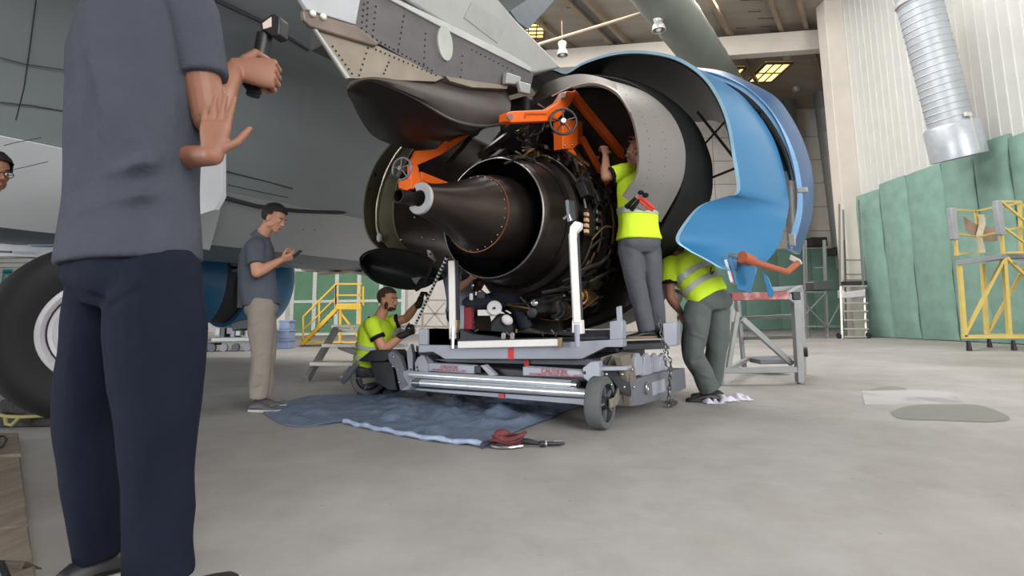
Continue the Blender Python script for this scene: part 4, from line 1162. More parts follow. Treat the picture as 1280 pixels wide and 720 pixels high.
# striped rope held by the kneeling worker
rp = thing('striped_rope', 'black and white twisted rope held by the kneeling worker, rising to the nozzle', 'rope', P(520, 404, 4.95))
a = P(520, 404, 5.0); b = P(559, 321, 4.5)
put('strand', MB().tube([a, b], .012, 8), ddark, rp)
m = MB(); n = 20
for i in range(n):
    c = a.lerp(b, (i + .5) / n); m.ell(c, (.016, .016, .017), az=(b - a).normalized(), ax=(b - a).normalized().cross(Vector((0, 1, 0))).normalized(), ay=(b - a).normalized().cross((b - a).normalized().cross(Vector((0, 1, 0)))).normalized(), n=8, m=6)
put('white_fleck', m, offwhite, rp)
# ================================================================== PEOPLE
skin_l = mat('skin', (188, 138, 112), .55, var=.06, scale=12, sss=.08)
skin_d = mat('tanned skin', (142, 98, 78), .55, var=.08, scale=12, sss=.08)
skin_t = mat('tattooed skin', (176, 130, 108), .55, var=.1, scale=14, two=(126, 92, 80), thr=(.52, .6), sss=.05)
hair_m = mat('black hair', (22, 19, 19), .7, var=.3, scale=60)
hair_s = mat('cropped brown hair', (72, 54, 44), .8, var=.25, scale=80)
hiviz = mat('hi-vis yellow fabric', (206, 238, 60), .75, var=.05, scale=6, bump=.15, bscale=40, spec=.12)
refl = mat('silver reflective tape', (178, 186, 176), .45, .1, var=.06)
blackcloth = mat('black trim cloth', (28, 28, 30), .8, spec=.12)
greytrs = mat('grey work trousers', (88, 90, 98), .85, var=.08, scale=8, bump=.2, bscale=30, spec=.12)
slate = mat('slate grey polo', (82, 87, 97), .85, var=.06, scale=10, bump=.2, bscale=45, spec=.12)
polo2 = mat('charcoal polo', (70, 73, 83), .85, var=.06, scale=10, bump=.2, bscale=60, spec=.12)
navy = mat('navy trousers', (24, 29, 43), .85, var=.08, scale=8, bump=.15, bscale=40, spec=.12)
navy2 = mat('dark work trousers', (54, 56, 68), .85, var=.1, scale=8, bump=.2, bscale=30, spec=.12)
stone = mat('stone chinos', (138, 130, 122), .85, var=.06, scale=8, bump=.2, bscale=30, spec=.12)
shoe_b = mat('black shoe leather', (30, 30, 33), .5, var=.1)
shoe_g = mat('grey shoe', (86, 84, 84), .6, var=.1)
sole_w = mat('pale sole', (176, 172, 168), .6)
sole_d = mat('dark sole', (40, 40, 42), .7)
glove_m = mat('black glove', (32, 32, 35), .7, var=.1)
eye_w = mat('eye white', (214, 208, 200), .3)
eye_d = mat('eye dark', (26, 20, 18), .3)
lip_m = mat('lips', (150, 92, 82), .5)
glass_m = mat('spectacle frame', (24, 22, 24), .4)


def vox(mb, size, it=6):
    me = mb.mesh('tmpv'); o = bpy.data.objects.new('tmpv', me); COL.objects.link(o)
    r = o.modifiers.new('r', 'REMESH'); r.mode = 'VOXEL'; r.voxel_size = size; r.use_smooth_shade = True
    s_ = o.modifiers.new('s', 'SMOOTH'); s_.factor = .5; s_.iterations = it
    dg = bpy.context.evaluated_depsgraph_get()
    out = bpy.data.meshes.new_from_object(o.evaluated_get(dg))
    bpy.data.objects.remove(o); bpy.data.meshes.remove(me)
    return out


def wrinkle(me, amp, sc, seed, stretch=(1, 1, .45), folds=()):
    """cloth folds: broad noise plus a few drawn creases ((point, direction across, along, length, width, depth))"""
    n = len(me.vertices); co = np.empty(n * 3); me.vertices.foreach_get('co', co)
    nm = np.empty(n * 3)
    me.vertices.foreach_get('normal', nm) if hasattr(me.vertices[0], 'normal') else None
    co = co.reshape(-1, 3); nm = nm.reshape(-1, 3)
    d = np.empty(n)
    for i in range(n):
        p = Vector((co[i, 0] * stretch[0] * sc + seed, co[i, 1] * stretch[1] * sc, co[i, 2] * stretch[2] * sc))
        a = noise.noise(p); b = noise.noise(p * 2.3 + Vector((5, 1, 2)))
        d[i] = (1 - abs(a) * 2) * .6 + b * .5
    for (c, al, L, wdt, dep) in folds:
        al = np.array(Vector(al).normalized()); rel = co - np.array(c); t = rel @ al
        perp = np.linalg.norm(rel - np.outer(t, al), axis=1)
        d += dep / max(amp, 1e-6) * np.exp(-(perp / wdt) ** 2) * np.exp(-(t / L) ** 4)
    co += nm * (d * amp)[:, None]
    me.vertices.foreach_set('co', co.ravel()); me.update()


def link_mesh(name, me, m, parent):
    off = OFF[parent.name]
    for v in me.vertices: v.co -= off
    me.materials.clear(); me.materials.append(m)
    for p in me.polygons: p.use_smooth = True
    o = bpy.data.objects.new(name, me); COL.objects.link(o); o.parent = parent; OFF[o.name] = off
    return o


def ering3(c, X, Y, rx, ry, n=28, pw=2.3):
    out = []
    for k in range(n):
        a = 2 * PI * k / n; ca, sa = math.cos(a), math.sin(a)
        out.append(c + X * (math.copysign(abs(ca) ** (2 / pw), ca) * rx) + Y * (math.copysign(abs(sa) ** (2 / pw), sa) * ry))
    return out


def loft(mb, secs, n=28, pw=2.3, sub=5):
    """secs: (centre, X, Y, rx, ry), interpolated smoothly"""
    cs = resample_par([s_[0] for s_ in secs], sub); Xs = resample_par([s_[1] for s_ in secs], sub); Ys = resample_par([s_[2] for s_ in secs], sub)
    rr = resample_par([Vector((s_[3], s_[4], 0)) for s_ in secs], sub)
    mb.rings([ering3(cs[i], Xs[i].normalized(), Ys[i].normalized(), rr[i].x, rr[i].y, n, pw) for i in range(len(cs))])
    return mb


def resample_par(c, sub):
    k = len(c); out = []
    for i in range(k - 1):
        p0, p1, p2, p3 = c[max(i - 1, 0)], c[i], c[i + 1], c[min(i + 2, k - 1)]
        for s_ in range(sub):
            f = s_ / sub
            out.append(.5 * ((2 * p1) + (p2 - p0) * f + (2 * p0 - 5 * p1 + 4 * p2 - p3) * f * f + (3 * p1 - p0 - 3 * p2 + p3) * f ** 3))
    out.append(c[-1]); return out


def limb(mb, pts, rad, n=16):
    ps = resample_par([Vector(p) for p in pts], 5); rs = [v.x for v in resample_par([Vector((r, 0, 0)) for r in rad], 5)]
    mb.tube(ps, rs, n)
    for p, r in ((pts[0], rad[0]), (pts[-1], rad[-1])): mb.ell(p, r * .98, n=14, m=8)
    return mb


def hand(mb, wrist, fdir, palm, thumb, k=1.0, curl=(.5, .55, .6, .65), base=0.0, tcurl=.4, fat=1.0, spread=.06):
    """wrist point; fdir fingers' direction, palm normal (towards which fingers bend), thumb side"""
    f = Vector(fdir).normalized(); p = Vector(palm); p = (p - f * p.dot(f)).normalized(); t = f.cross(p)
    if t.dot(Vector(thumb)) < 0: t = -t
    w_ = Vector(wrist)
    L = .095 * k
    secs = [(w_ - f * .01, t, p, .026 * k, .02 * k), (w_ + f * .03 * k, t, p, .034 * k, .018 * k), (w_ + f * .07 * k, t, p, .041 * k, .016 * k), (w_ + f * L, t, p, .04 * k, .013 * k)]
    loft(mb, secs, 20, 2.4, 3)
    lens = (.072, .08, .074, .058); offs = (.031, .0105, -.0105, -.031)
    for i in range(4):
        a = base; c = w_ + f * (L - .006 - (.006 if i == 3 else 0)) * 1.0 + t * offs[i] * k
        pts = [c - f * .015]; d = (f + t * spread * offs[i] / .03).normalized()
        pts.append(c)
        for s_, fr in enumerate((.45, .31, .24)):
            a += curl[i]
            dd = d * math.cos(a) + p * math.sin(a)
            c = c + dd * lens[i] * k * fr * 1.12
            pts.append(c)
        r = (.0095, .0098, .0088, .008, .0068)
        mb.tube(pts, [q * k * fat * (1 if i < 3 else .9) for q in r], 10)
        for q, rr_ in zip(pts[1:], r[1:]): mb.ell(q, rr_ * k * fat * (1 if i < 3 else .9), n=10, m=6)
    c = w_ + f * .022 * k + t * .028 * k
    d1 = (t * .8 + f * .6 + p * .25).normalized(); d2 = (f * .85 + t * .45 * (1 - tcurl) + p * (.2 + tcurl)).normalized()
    pts = [c - t * .012 * k, c, c + d1 * .036 * k, c + d1 * .036 * k + d2 * .03 * k, c + d1 * .036 * k + d2 * .055 * k]
    r = (.014, .014, .0115, .0105, .008); mb.tube(pts, [q * k * fat for q in r], 10)
    for q, rr_ in zip(pts, r): mb.ell(q, rr_ * k * fat, n=10, m=6)


def head_prims(mb, c, f, u, k=1.0):
    f = Vector(f).normalized(); u = Vector(u); u = (u - f * u.dot(f)).normalized(); r = f.cross(u)
    def at(a, b, d): return c + (f * a + r * b + u * d) * k
    def e(a, b, d, rf, rr_, ru): mb.ell(at(a, b, d), (rf * k, rr_ * k, ru * k), f, r, u, 18, 12)
    e(-.012, 0, .032, .098, .077, .088)          # skull
    e(.022, 0, -.02, .070, .064, .080)           # face
    e(.040, 0, -.072, .046, .046, .036)          # jaw
    e(.066, 0, -.096, .022, .026, .018)          # chin
    e(.074, 0, .022, .018, .055, .012)           # brow
    for s_ in (-1, 1):
        e(.056, s_ * .036, -.020, .026, .022, .020)   # cheekbones
        e(-.006, s_ * .076, -.014, .020, .010, .032)  # ears
        e(.012, s_ * .054, -.058, .040, .014, .030)   # jaw side
        e(.098, s_ * .010, -.034, .010, .008, .007)   # nostrils
    mb.tube([at(.082, 0, .012), at(.098, 0, -.012), at(.112, 0, -.030)], [.008 * k, .010 * k, .012 * k], 10)
    e(.108, 0, -.030, .012, .011, .010)
    e(.086, 0, -.060, .012, .022, .006); e(.084, 0, -.070, .012, .019, .006)
    return f, u, r, at


def face_parts(root, c, f, u, r, at, k, hair, style):
    for s_ in (-1, 1):
        ew = MB().ell(at(.080, s_ * .031, .002), (.010 * k, .014 * k, .008 * k), f, r, u, 12, 8)
        o = put('eye', ew, eye_w, root)
        put('iris', MB().ell(at(.0885, s_ * .031, .001), (.003 * k, .006 * k, .006 * k), f, r, u, 10, 6), eye_d, o)
        put('eyebrow', MB().tube([at(.088, s_ * .014, .022), at(.090, s_ * .032, .027), at(.078, s_ * .050, .021)], [.003 * k, .0045 * k, .002 * k], 8), hair, root)
    put('lips', MB().ell(at(.092, 0, -.065), (.006 * k, .020 * k, .006 * k), f, r, u, 12, 8), lip_m, root)
    # hair cap: kept above a hairline
    hb = MB(); n = 40; m_ = 24; cc = at(-.014, 0, .034)
    th = .014 if style == 'full' else .005
    grid_ = []
    for i in range(m_ + 1):
        ph = PI / 2 - PI * .80 * i / m_
        row = []
        for j in range(n):
            a = 2 * PI * j / n
            d = Vector((math.cos(ph) * math.cos(a), math.cos(ph) * math.sin(a), math.sin(ph)))
            wob = 1 + (.05 * noise.noise(Vector((d.x * 6, d.y * 6, d.z * 6))) if style == 'full' else 0)
            row.append((cc + (f * d.x * (.099 + th) + r * d.y * (.078 + th) + u * d.z * (.089 + th)) * k * wob, d))
        grid_.append(row)
    vs = [p for row in grid_ for p, d in row]; fs = []
    for i in range(m_):
        for j in range(n):
            q = [(i, j), (i, (j + 1) % n), (i + 1, (j + 1) % n), (i + 1, j)]
            d = sum((grid_[a][b][1] for a, b in q), Vector()) / 4
            lim = -.75 if d.x < -.15 else (-.15 if d.x < .25 and abs(d.y) > .5 else .28 if d.x < .55 else .42)
            if d.z > lim: fs.append([a * n + b for a, b in q])
    hb.add(vs, fs)
    put('hair', hb, hair, root, solid=.006 * k, ang=180)


def shoe(root, heel, toe, k, mu, ms, up=ZZ, open_=0):
    d = (Vector(toe) - Vector(heel)); L = d.length; d.normalize(); up = (up - d * up.dot(d)).normalized(); sd = d.cross(up); h = Vector(heel)
    prof = [(-.0, .024, .055), (.03, .034, .075), (.09, .036, .085), (.14, .038, .075), (.19, .044, .052), (.24, .044, .042), (.275, .034, .034), (.292, .014, .022)]
    s_ = L / .292
    rs = []
    for (x, w_, ht) in prof:
        c = h + d * x * s_
        ring = []
        for j in range(18):
            a = 2 * PI * j / 18; y = math.cos(a) * w_ * k; z = max(.012 * k, (.5 + .5 * math.sin(a)) * ht * k + .012 * k * (1 if math.sin(a) < 0 else 0))
            ring.append(c + sd * y + up * z)
        rs.append(ring)
    o = put('shoe', MB().rings(rs), mu, root, ang=60)
    so = MB()
    a_ = [h + d * x * s_ + sd * w_ * 1.06 * k for x, w_, _ in prof] + [h + d * x * s_ - sd * w_ * 1.06 * k for x, w_, _ in reversed(prof)]
    so.prism([p + up * .003 for p in a_], up * .022 * k)
    put('sole', so, ms, o, bevel=.003)
    return o


def torso_secs(pel, nb, Xh, Xs, k, rx=(.19, .175, .185, .19, .165, .075), ry=(.13, .115, .125, .13, .10, .07), ts=(-.12, .2, .5, .74, .90, 1.0), bow=0.0, fwd=None):
    out = []; ax = (nb - pel)
    for t, a, b in zip(ts, rx, ry):
        X = (Xh.lerp(Xs, min(1, max(0, t)))).normalized()
        Y = X.cross(ax.normalized()).normalized(); X = ax.normalized().cross(Y).normalized() * (1 if True else 1)
        if X.dot(Xs) < 0: X = -X
        c = pel + ax * t
        if fwd is not None: c = c - fwd * bow * math.sin(PI * min(1, max(0, t)))
        out.append((c, X, Y, a * k, b * k))
    return out


def person(label, J, k=1.0, skin=None, hair=None, style='full', shirt=None, trs=None, shoe_m=None, sole_m=None, cuff=.72, wr_amp=.006, vis=False, gloves=False, belt=None,
           trx=1.0, srx=1.0, collar=False, bow=0.0, fold_s=(), fold_t=(), vs=.009, seed=0, hands=None, trim=None, hem=-.12, legr=None, torso_rx=None, torso_ry=None, hand_skin=None, sl_r=1.0, sleeve_end=None, bvs=None):
    J = {a: (Vector(b) if a not in ('k',) else b) for a, b in J.items()}
    pel, nb = J['pel'], J['nb']
    base = (pel.x, pel.y, min(J['ankL'].z, J['ankR'].z) - .08)
    root = thing('person', label, 'person', base)
    Xs = (J['shR'] - J['shL']).normalized(); Xh = (J['hipR'] - J['hipL']).normalized()
    fw = ZZ.cross(Xh)
    # --- body: one continuous skin
    b = MB()
    f, u, r, at = head_prims(b, J['head'], J['hf'], J['hu'], k)
    limb(b, [nb - (J['head'] - nb) * .2, nb.lerp(at(-.02, 0, -.06), .6), at(-.015, 0, -.03)], [.062 * k, .054 * k, .055 * k])
    loft(b, torso_secs(pel, nb, Xh, Xs, k * .86, bow=bow, fwd=fw, ts=(-.05, .2, .5, .74, .90, 1.0)), 24)
    for s_ in 'RL':
        sh, el, wr = J['sh' + s_], J['el' + s_], J['wr' + s_]
        limb(b, [sh, sh.lerp(el, .5), el], [.056 * k, .049 * k, .043 * k])
        limb(b, [el, el.lerp(wr, .28), el.lerp(wr, .7), wr], [.042 * k, .045 * k, .034 * k, .027 * k])
        hp, kn, an = J['hip' + s_], J['knee' + s_], J['ank' + s_]
        limb(b, [hp, hp.lerp(kn, .5), kn], [.075 * k, .07 * k, .052 * k]); limb(b, [kn, kn.lerp(an, .35), an], [.05 * k, .054 * k, .035 * k])
    hs = hands or {}
    gls = []
    for s_ in 'RL':
        if s_ in hs:
            gl_ = MB()
            if gloves: gls.append(gl_)
            h = dict(hs[s_]); hand(gl_ if gloves else b, J['wr' + s_], k=h.pop('k', k), fat=1.15 if gloves else 1.0, **h)
            if gloves: limb(gl_, [J['wr' + s_] - Vector(h['fdir']).normalized() * .05 * k, J['wr' + s_] + Vector(h['fdir']).normalized() * .02], [.036 * k, .033 * k])
    me = vox(b, bvs or min(vs, .0065 * k), 2 if bvs else 3)
    body = link_mesh('body', me, skin, root)
    for g_ in gls: link_mesh('glove', vox(g_, .006 * k, 2), glove_m, root)
    face_parts(root, J['head'], f, u, r, at, k, hair, style)
    # --- shirt
    s_mb = MB()
    ts = (hem, .2, .5, .74, .90, 1.0)
    trx_, try_ = torso_rx or (.208, .185, .195, .20, .17, .078), torso_ry or (.152, .128, .135, .138, .105, .074)
    secs = torso_secs(pel, nb, Xh, Xs, k * srx, rx=trx_, ry=try_, ts=ts, bow=bow, fwd=fw)
    loft(s_mb, secs)
    trims = []
    for s_ in 'RL':
        sh, el = J['sh' + s_], J['el' + s_]
        inner = sh.lerp(nb, .35)
        ce = (sleeve_end or {}).get(s_, cuff)
        e_ = sh.lerp(el, ce)
        limb(s_mb, [inner, sh], [.07 * k, .076 * k * sl_r])
        ps = [sh, sh.lerp(e_, .5), e_]
        s_mb.tube(resample_par(ps, 5), [v.x for v in resample_par([Vector((q, 0, 0)) for q in (.076 * k * sl_r, .073 * k * sl_r, .071 * k * sl_r)], 5)], 18)
        trims.append((e_ - (el - sh).normalized() * .002, e_ + (el - sh).normalized() * .02 * k, .0725 * k * sl_r))
    me = vox(s_mb, vs, 5); wrinkle(me, wr_amp, 7, seed, folds=fold_s)
    shirt_o = link_mesh('shirt', me, shirt, root)
    if trim:
        for a, c, q in trims: put('sleeve_trim', MB().tube([a - (c - a) * .6, c], q, 18), trim, shirt_o)
    if collar:
        cm = MB(); ax = (J['head'] - nb).normalized(); X = (Xs - ax * Xs.dot(ax)).normalized(); Y = ax.cross(X)
        rr_ = [ering3(nb + ax * h_ * k, X, Y, q * k, q * .95 * k, 28, 2) for h_, q in ((-.015, .088), (.03, .076), (.045, .072))]
        cm.rings(rr_, cap=False); put('collar', cm, shirt, shirt_o, solid=.008, ang=180)
    if vis:
        for (t0, t1) in vis:
            sec2 = []
            def at_t(t):
                for i in range(len(ts) - 1):
                    if ts[i] <= t <= ts[i + 1]:
                        q = (t - ts[i]) / (ts[i + 1] - ts[i]); A_, B_ = secs[i], secs[i + 1]
                        return (A_[0].lerp(B_[0], q), A_[1].lerp(B_[1], q).normalized(), A_[2].lerp(B_[2], q).normalized(), A_[3] + (B_[3] - A_[3]) * q, A_[4] + (B_[4] - A_[4]) * q)
            rs = []
            for t in np.linspace(t0, t1, 4):
                c, X, Y, rx_, ry_ = at_t(t); rs.append(ering3(c, X, Y, rx_ + .009, ry_ + .009, 36))
            put('reflective_band', MB().rings(rs, cap=False), refl, shirt_o, solid=.004, ang=180)
    # --- trousers
    t_mb = MB(); up = (nb - pel).normalized()
    X = Xh; upv = (ZZ * .6 + up * .4).normalized(); Y = X.cross(upv).normalized()
    loft(t_mb, [(pel + upv * .045 * k, X, Y, .165 * k * trx, .118 * k * trx), (pel - upv * .01 * k, X, Y, .182 * k * trx, .13 * k * trx), (pel - upv * .07 * k, X, Y, .185 * k * trx, .135 * k * trx), (pel - upv * .13 * k, X, Y, .13 * k * trx, .10 * k * trx)])
    for s_ in 'RL':
        lr = legr or (.102, .094, .077, .073, .066)
        if isinstance(lr, dict): lr = lr[s_]
        hp, kn, an = J['hip' + s_], J['knee' + s_], J['ank' + s_]
        end = an + (an - kn).normalized() * .02
        ps = [hp, hp.lerp(kn, .5), kn, kn.lerp(an, .5), end]
        t_mb.tube(resample_par(ps, 6), [v.x for v in resample_par([Vector((q * k * trx, 0, 0)) for q in lr], 6)], 20)
        t_mb.ell(hp, lr[0] * k * trx, n=16, m=10)
    me = vox(t_mb, vs, 5); wrinkle(me, wr_amp * 1.5, 6, seed + 20, stretch=(1, 1, .6), folds=fold_t)
    link_mesh('trousers', me, trs, root)
    for s_ in 'RL':
        an = J['ank' + s_]; tdir = J['toe' + s_]
        g = J['grd' + s_] if 'grd' + s_ in J else Vector((an.x, an.y, 0))
        d = Vector((tdir.x, tdir.y, 0)).normalized(); L = .285 * k
        shoe(root, g - d * .085 * k, g - d * .085 * k + d * L, k, shoe_m, sole_m)
    root['label'] = label
    return root, f, u, r, at, body, shirt_o


def V(*a): return Vector(a)


def horiz(x, y): return Vector((x, y, 0))


# --- 1. tall man in the near left, back to us, with a camera on a grip
Y0 = 1.46
J = dict(head=P(205, -112, 1.48), hf=V(.75, .66, -.05), hu=V(.0, .0, 1), nb=P(176, -26, Y0), pel=P(164, 322, Y0),
         shR=P(238, 14, 1.43), elR=P(262, 150, 1.44), wrR=P(293, 86, 1.60), shL=P(119, 64, 1.55), elL=P(116, 205, 1.72), wrL=P(266, 194, 1.36),
         hipR=P(194, 345, 1.43), hipL=P(135, 340, 1.50), kneeR=P(198, 520, 1.42), ankR=P(199, 712, 1.41), kneeL=P(105, 520, 1.55), ankL=P(122, 690, 1.58),
         toeR=V(.55, .83, 0), toeL=V(.62, .78, 0))
for s_ in 'RL': J['grd' + s_] = V(J['ank' + s_].x, J['ank' + s_].y, 0)
hands = {'R': dict(fdir=V(.85, .25, -.02), palm=V(-.25, 1, -.05), thumb=V(0, .1, 1), curl=(1.15, 1.15, 1.15, 1.15), base=.25, tcurl=.9, k=1.3),
         'L': dict(fdir=V(.03, .02, 1), palm=V(-.1, 1, .0), thumb=V(1, .1, 0), curl=(.04, .05, .06, .1), base=.0, tcurl=.1, k=1.0, spread=.10)}
hem_c = P(164, 290, Y0)
fold_s = [(P(185, 205, 1.33), V(1, -.0, .35), .11, .018, .026), (P(200, 222, 1.33), V(1, 0, .25), .10, .03, -.010), (P(120, 235, 1.34), V(1, 0, .15), .08, .03, -.008),
          (P(140, 120, 1.33), V(.35, 0, -1), .16, .03, .022), (P(205, 60, 1.33), V(.35, 0, -1), .15, .03, -.012), (P(170, 160, 1.33), V(.5, 0, -1), .18, .035, .02), (P(120, 170, 1.33), V(.2, 0, -1), .16, .03, -.012), (P(225, 170, 1.36), V(.2, 0, -1), .14, .025, .02), (P(160, 250, 1.33), V(1, 0, .3), .12, .016, .022), (P(185, 262, 1.33), V(1, 0, .2), .10, .03, -.008), (P(110, 110, 1.36), V(.15, 0, -1), .12, .02, .016)]
fold_t = [(P(150, 378, 1.32), V(.6, 0, .35), .06, .012, -.010), (P(133, 376, 1.34), V(-.6, 0, .4), .04, .012, -.010), (P(141, 420, 1.34), V(.02, 0, -1), .09, .012, -.012), (P(170, 365, 1.30), V(1, 0, .4), .08, .012, .006)]
man, f, u, r, at, body, shirt_o = person('man in charcoal polo and navy trousers, back turned, holding a handheld camera, nearest us', J, k=1.06, skin=skin_d, hair=hair_m, shirt=polo2, trs=navy, shoe_m=shoe_b, sole_m=sole_w, cuff=.62, wr_amp=.007,
       vs=.007, bvs=.0038, seed=3, hands=hands, collar=True, hem=-.02, fold_s=fold_s, fold_t=fold_t, trx=.92, legr=dict(R=(.116, .120, .096, .080, .078), L=(.098, .086, .073, .066, .058)), torso_rx=(.178, .174, .182, .176, .135, .08), torso_ry=(.146, .13, .132, .132, .108, .08), sl_r=.92)
# the grip with its small camera
gk = thing('handheld_camera', 'small black camera on a folding grip held up by the man nearest us', 'camera', P(326, 112, 1.66))
blk = mat('black plastic', (26, 27, 30), .45)
g0 = P(316, 120, 1.675); g1 = P(331, 44, 1.67)
put('grip', MB().tube([g0, g0.lerp(g1, .5), g1], [.022, .023, .026], 14), blk, gk)
put('grip_foot', MB().tube([P(306, 104, 1.66), P(314, 112, 1.66), P(318, 117, 1.66), P(326, 114, 1.66)], [.010, .014, .014, .010], 10), blk, gk)
put('gimbal_arm', MB().bar(P(327, 52, 1.665), P(338, 36, 1.665), .03, .03), blk, gk, bevel=.004)
cb_ = put('camera_body', MB().prism([P(x, y, 1.64) for x, y in ((326, 26), (341, 16), (350, 21), (349, 43), (340, 46), (326, 36))], V(.012, .045, 0)), blk, gk, bevel=.005)
put('camera_screen', MB().prism([P(x, y, 1.637) for x, y in ((328, 29), (339, 21), (339, 33), (329, 36))], V(0, .004, 0)), mat('lit camera screen', (196, 180, 172), .3, emit=.35), cb_)

# --- 2. person cut by the left photo edge
J = dict(head=P(-12, 216, 2.85), hf=V(.96, -.25, -.12), hu=V(0, 0, 1), nb=P(-46, 258, 2.88), pel=P(-92, 392, 2.9), shR=P(-75, 272, 2.72), shL=P(-64, 270, 3.06), elR=P(-92, 330, 2.70), elL=P(-84, 325, 3.1), wrR=P(-75, 372, 2.62), wrL=P(-70, 360, 3.0),
         hipR=P(-94, 405, 2.80), hipL=P(-88, 405, 2.98), kneeR=P(-92, 470, 2.80), kneeL=P(-84, 468, 3.0), ankR=P(-98, 545, 2.82), ankL=P(-94, 542, 3.0), toeR=V(1, 0, 0), toeL=V(1, .2, 0))
lp, f, u, r, at, b_, s__ = person('dark-haired person in glasses, only the face showing at the left photo edge', J, k=1.0, skin=skin_d, hair=hair_m, shirt=slate, trs=navy, shoe_m=shoe_b, sole_m=sole_d, vs=.012, seed=9,
       hands={'R': dict(fdir=V(.7, 0, -.7), palm=V(0, 1, 0), thumb=V(1, 0, 0)), 'L': dict(fdir=V(.7, 0, -.7), palm=V(0, -1, 0), thumb=V(1, 0, 0))})
gm = MB()
for s_ in (-1, 1):
    c = at(.094, s_ * .033, 0); gm.tube([c + r * .024 * math.cos(t) + u * .018 * math.sin(t) for t in np.linspace(0, 2 * PI, 15)], .0022, 6); gm.tube([at(.09, s_ * .056, .006), at(-.005, s_ * .083, .004)], .002, 6)
gm.tube([at(.098, -.01, .004), at(.098, .01, .004)], .002, 6)
put('spectacles', gm, glass_m, lp)

# --- 3. man with the phone
YM = 4.5
J = dict(head=P(343, 273, YM), hf=V(.93, -.12, -.40), hu=V(.35, 0, .95), nb=P(325, 298, YM), pel=P(327, 378, YM), shR=P(319, 309, YM - .19), shL=P(327, 309, YM + .19), elR=P(321, 341, YM - .24), elL=P(330, 338, YM + .22),
         wrR=P(351, 325, YM - .09), wrL=P(352, 326, YM + .09), hipR=P(326, 388, YM - .09), hipL=P(329, 388, YM + .09), kneeR=P(327, 440, YM - .10), kneeL=P(332, 440, YM + .10), ankR=P(324, 495, YM - .11), ankL=P(329, 492, YM + .11),
         toeR=V(1, -.18, 0), toeL=V(1, .12, 0))
hands = {'R': dict(fdir=V(.85, .35, .35), palm=V(-.1, .6, .75), thumb=V(.3, .3, .9), curl=(.5, .55, .6, .65), base=.2, tcurl=.5), 'L': dict(fdir=V(.9, -.3, .3), palm=V(0, -.6, .75), thumb=V(.2, -.3, .9), curl=(.5, .55, .6, .65), base=.2, tcurl=.5)}
person('man in slate polo and stone chinos standing side-on, looking down at his phone', J, k=1.0, skin=skin_l, hair=hair_m, shirt=slate, trs=stone, shoe_m=shoe_g, sole_m=sole_w, cuff=.66, vs=.010, seed=12, hands=hands, collar=True, hem=-.05, bow=.03, wr_amp=.009, trx=.95, fold_t=[(P(330, 470, YM - .18), V(1, 0, -.5), .06, .014, .014), (P(322, 484, YM - .18), V(1, 0, .4), .06, .012, -.012), (P(330, 440, YM - .18), V(1, 0, .6), .06, .014, .012), (P(325, 400, YM - .2), V(1, 0, .5), .08, .014, .012), (P(335, 392, YM - .2), V(.4, 0, 1), .06, .012, -.012)],
       torso_rx=(.165, .165, .175, .185, .165, .075), torso_ry=(.152, .150, .145, .135, .105, .072), legr=(.108, .102, .086, .082, .078))
ph = thing('mobile_phone', 'black mobile phone held by the man in stone chinos', 'phone', P(369, 322, YM))
pc = P(368, 320, YM - .02); a_ = V(.62, .1, .55).normalized(); b__ = V(-.1, 1, 0).normalized()
put('phone_body', MB().box(pc, (.15, .072, .009), a_, b__, a_.cross(b__)), blk, ph, bevel=.003)
put('phone_screen', MB().box(pc + a_.cross(b__) * -.0 + (a_.cross(b__) if a_.cross(b__).z > 0 else -a_.cross(b__)) * .0055, (.138, .064, .001), a_, b__, a_.cross(b__)), mat('phone glass', (40, 44, 50), .15), ph)

# --- 4. kneeling worker at the left of the dolly
YK = 5.3
J = dict(head=P(485, 375, YK - .02), hf=V(.93, -.36, -.08), hu=V(-.02, 0, 1), nb=P(473, 399, YK), pel=P(463, 454, YK + .02), shR=P(465, 406, YK - .2), shL=P(484, 405, YK + .18), elR=P(479, 437, YK - .22), elL=P(508, 398, YK + .20),
         wrR=P(506, 418, YK - .20), wrL=P(525, 376, YK + .02), hipR=P(466, 458, YK - .09), hipL=P(470, 458, YK + .09), kneeR=P(502, 452, YK - .12), kneeL=P(494, 476, YK + .14), ankR=P(490, 483, YK - .10), ankL=P(458, 484, YK + .14),
         toeR=V(1, -.1, 0), toeL=V(.9, .1, 0))
for s_ in 'RL': J['grd' + s_] = V(J['ank' + s_].x, J['ank' + s_].y, 0)
hands = {'R': dict(fdir=V(.9, .15, .4), palm=V(-.3, .6, .5), thumb=V(.1, .2, 1), curl=(.9, .95, 1, 1), base=.3, tcurl=.8), 'L': dict(fdir=V(.35, -.2, .9), palm=V(.8, -.3, -.2), thumb=V(.2, -1, .2), curl=(.85, .9, .95, 1), base=.3, tcurl=.8)}
kn, f, u, r, at, b_, s__ = person('bearded worker in a yellow hi-vis shirt kneeling at the dolly, gripping the striped rope', J, k=1.04, skin=mat('olive skin', (206, 150, 120), .55, var=.06, scale=12, sss=.08), hair=hair_s, style='crop', shirt=hiviz, trs=greytrs, shoe_m=shoe_b, sole_m=sole_d, cuff=.5, vs=.010, seed=31,
       hands=hands, gloves=True, vis=((.34, .43), (.10, .19)), trim=blackcloth, hem=-.02, srx=1.12)
bd = MB()
bd.ell(at(.046, 0, -.080), (.048, .050, .032), f, r, u, 18, 10); bd.ell(at(.088, 0, -.052), (.010, .024, .005), f, r, u); bd.ell(at(.02, .056, -.050), (.030, .014, .040), f, r, u); bd.ell(at(.02, -.056, -.050), (.030, .014, .040), f, r, u)
put('beard', bd, mat('short dark beard', (66, 46, 38), .85, var=.2, scale=90), kn)
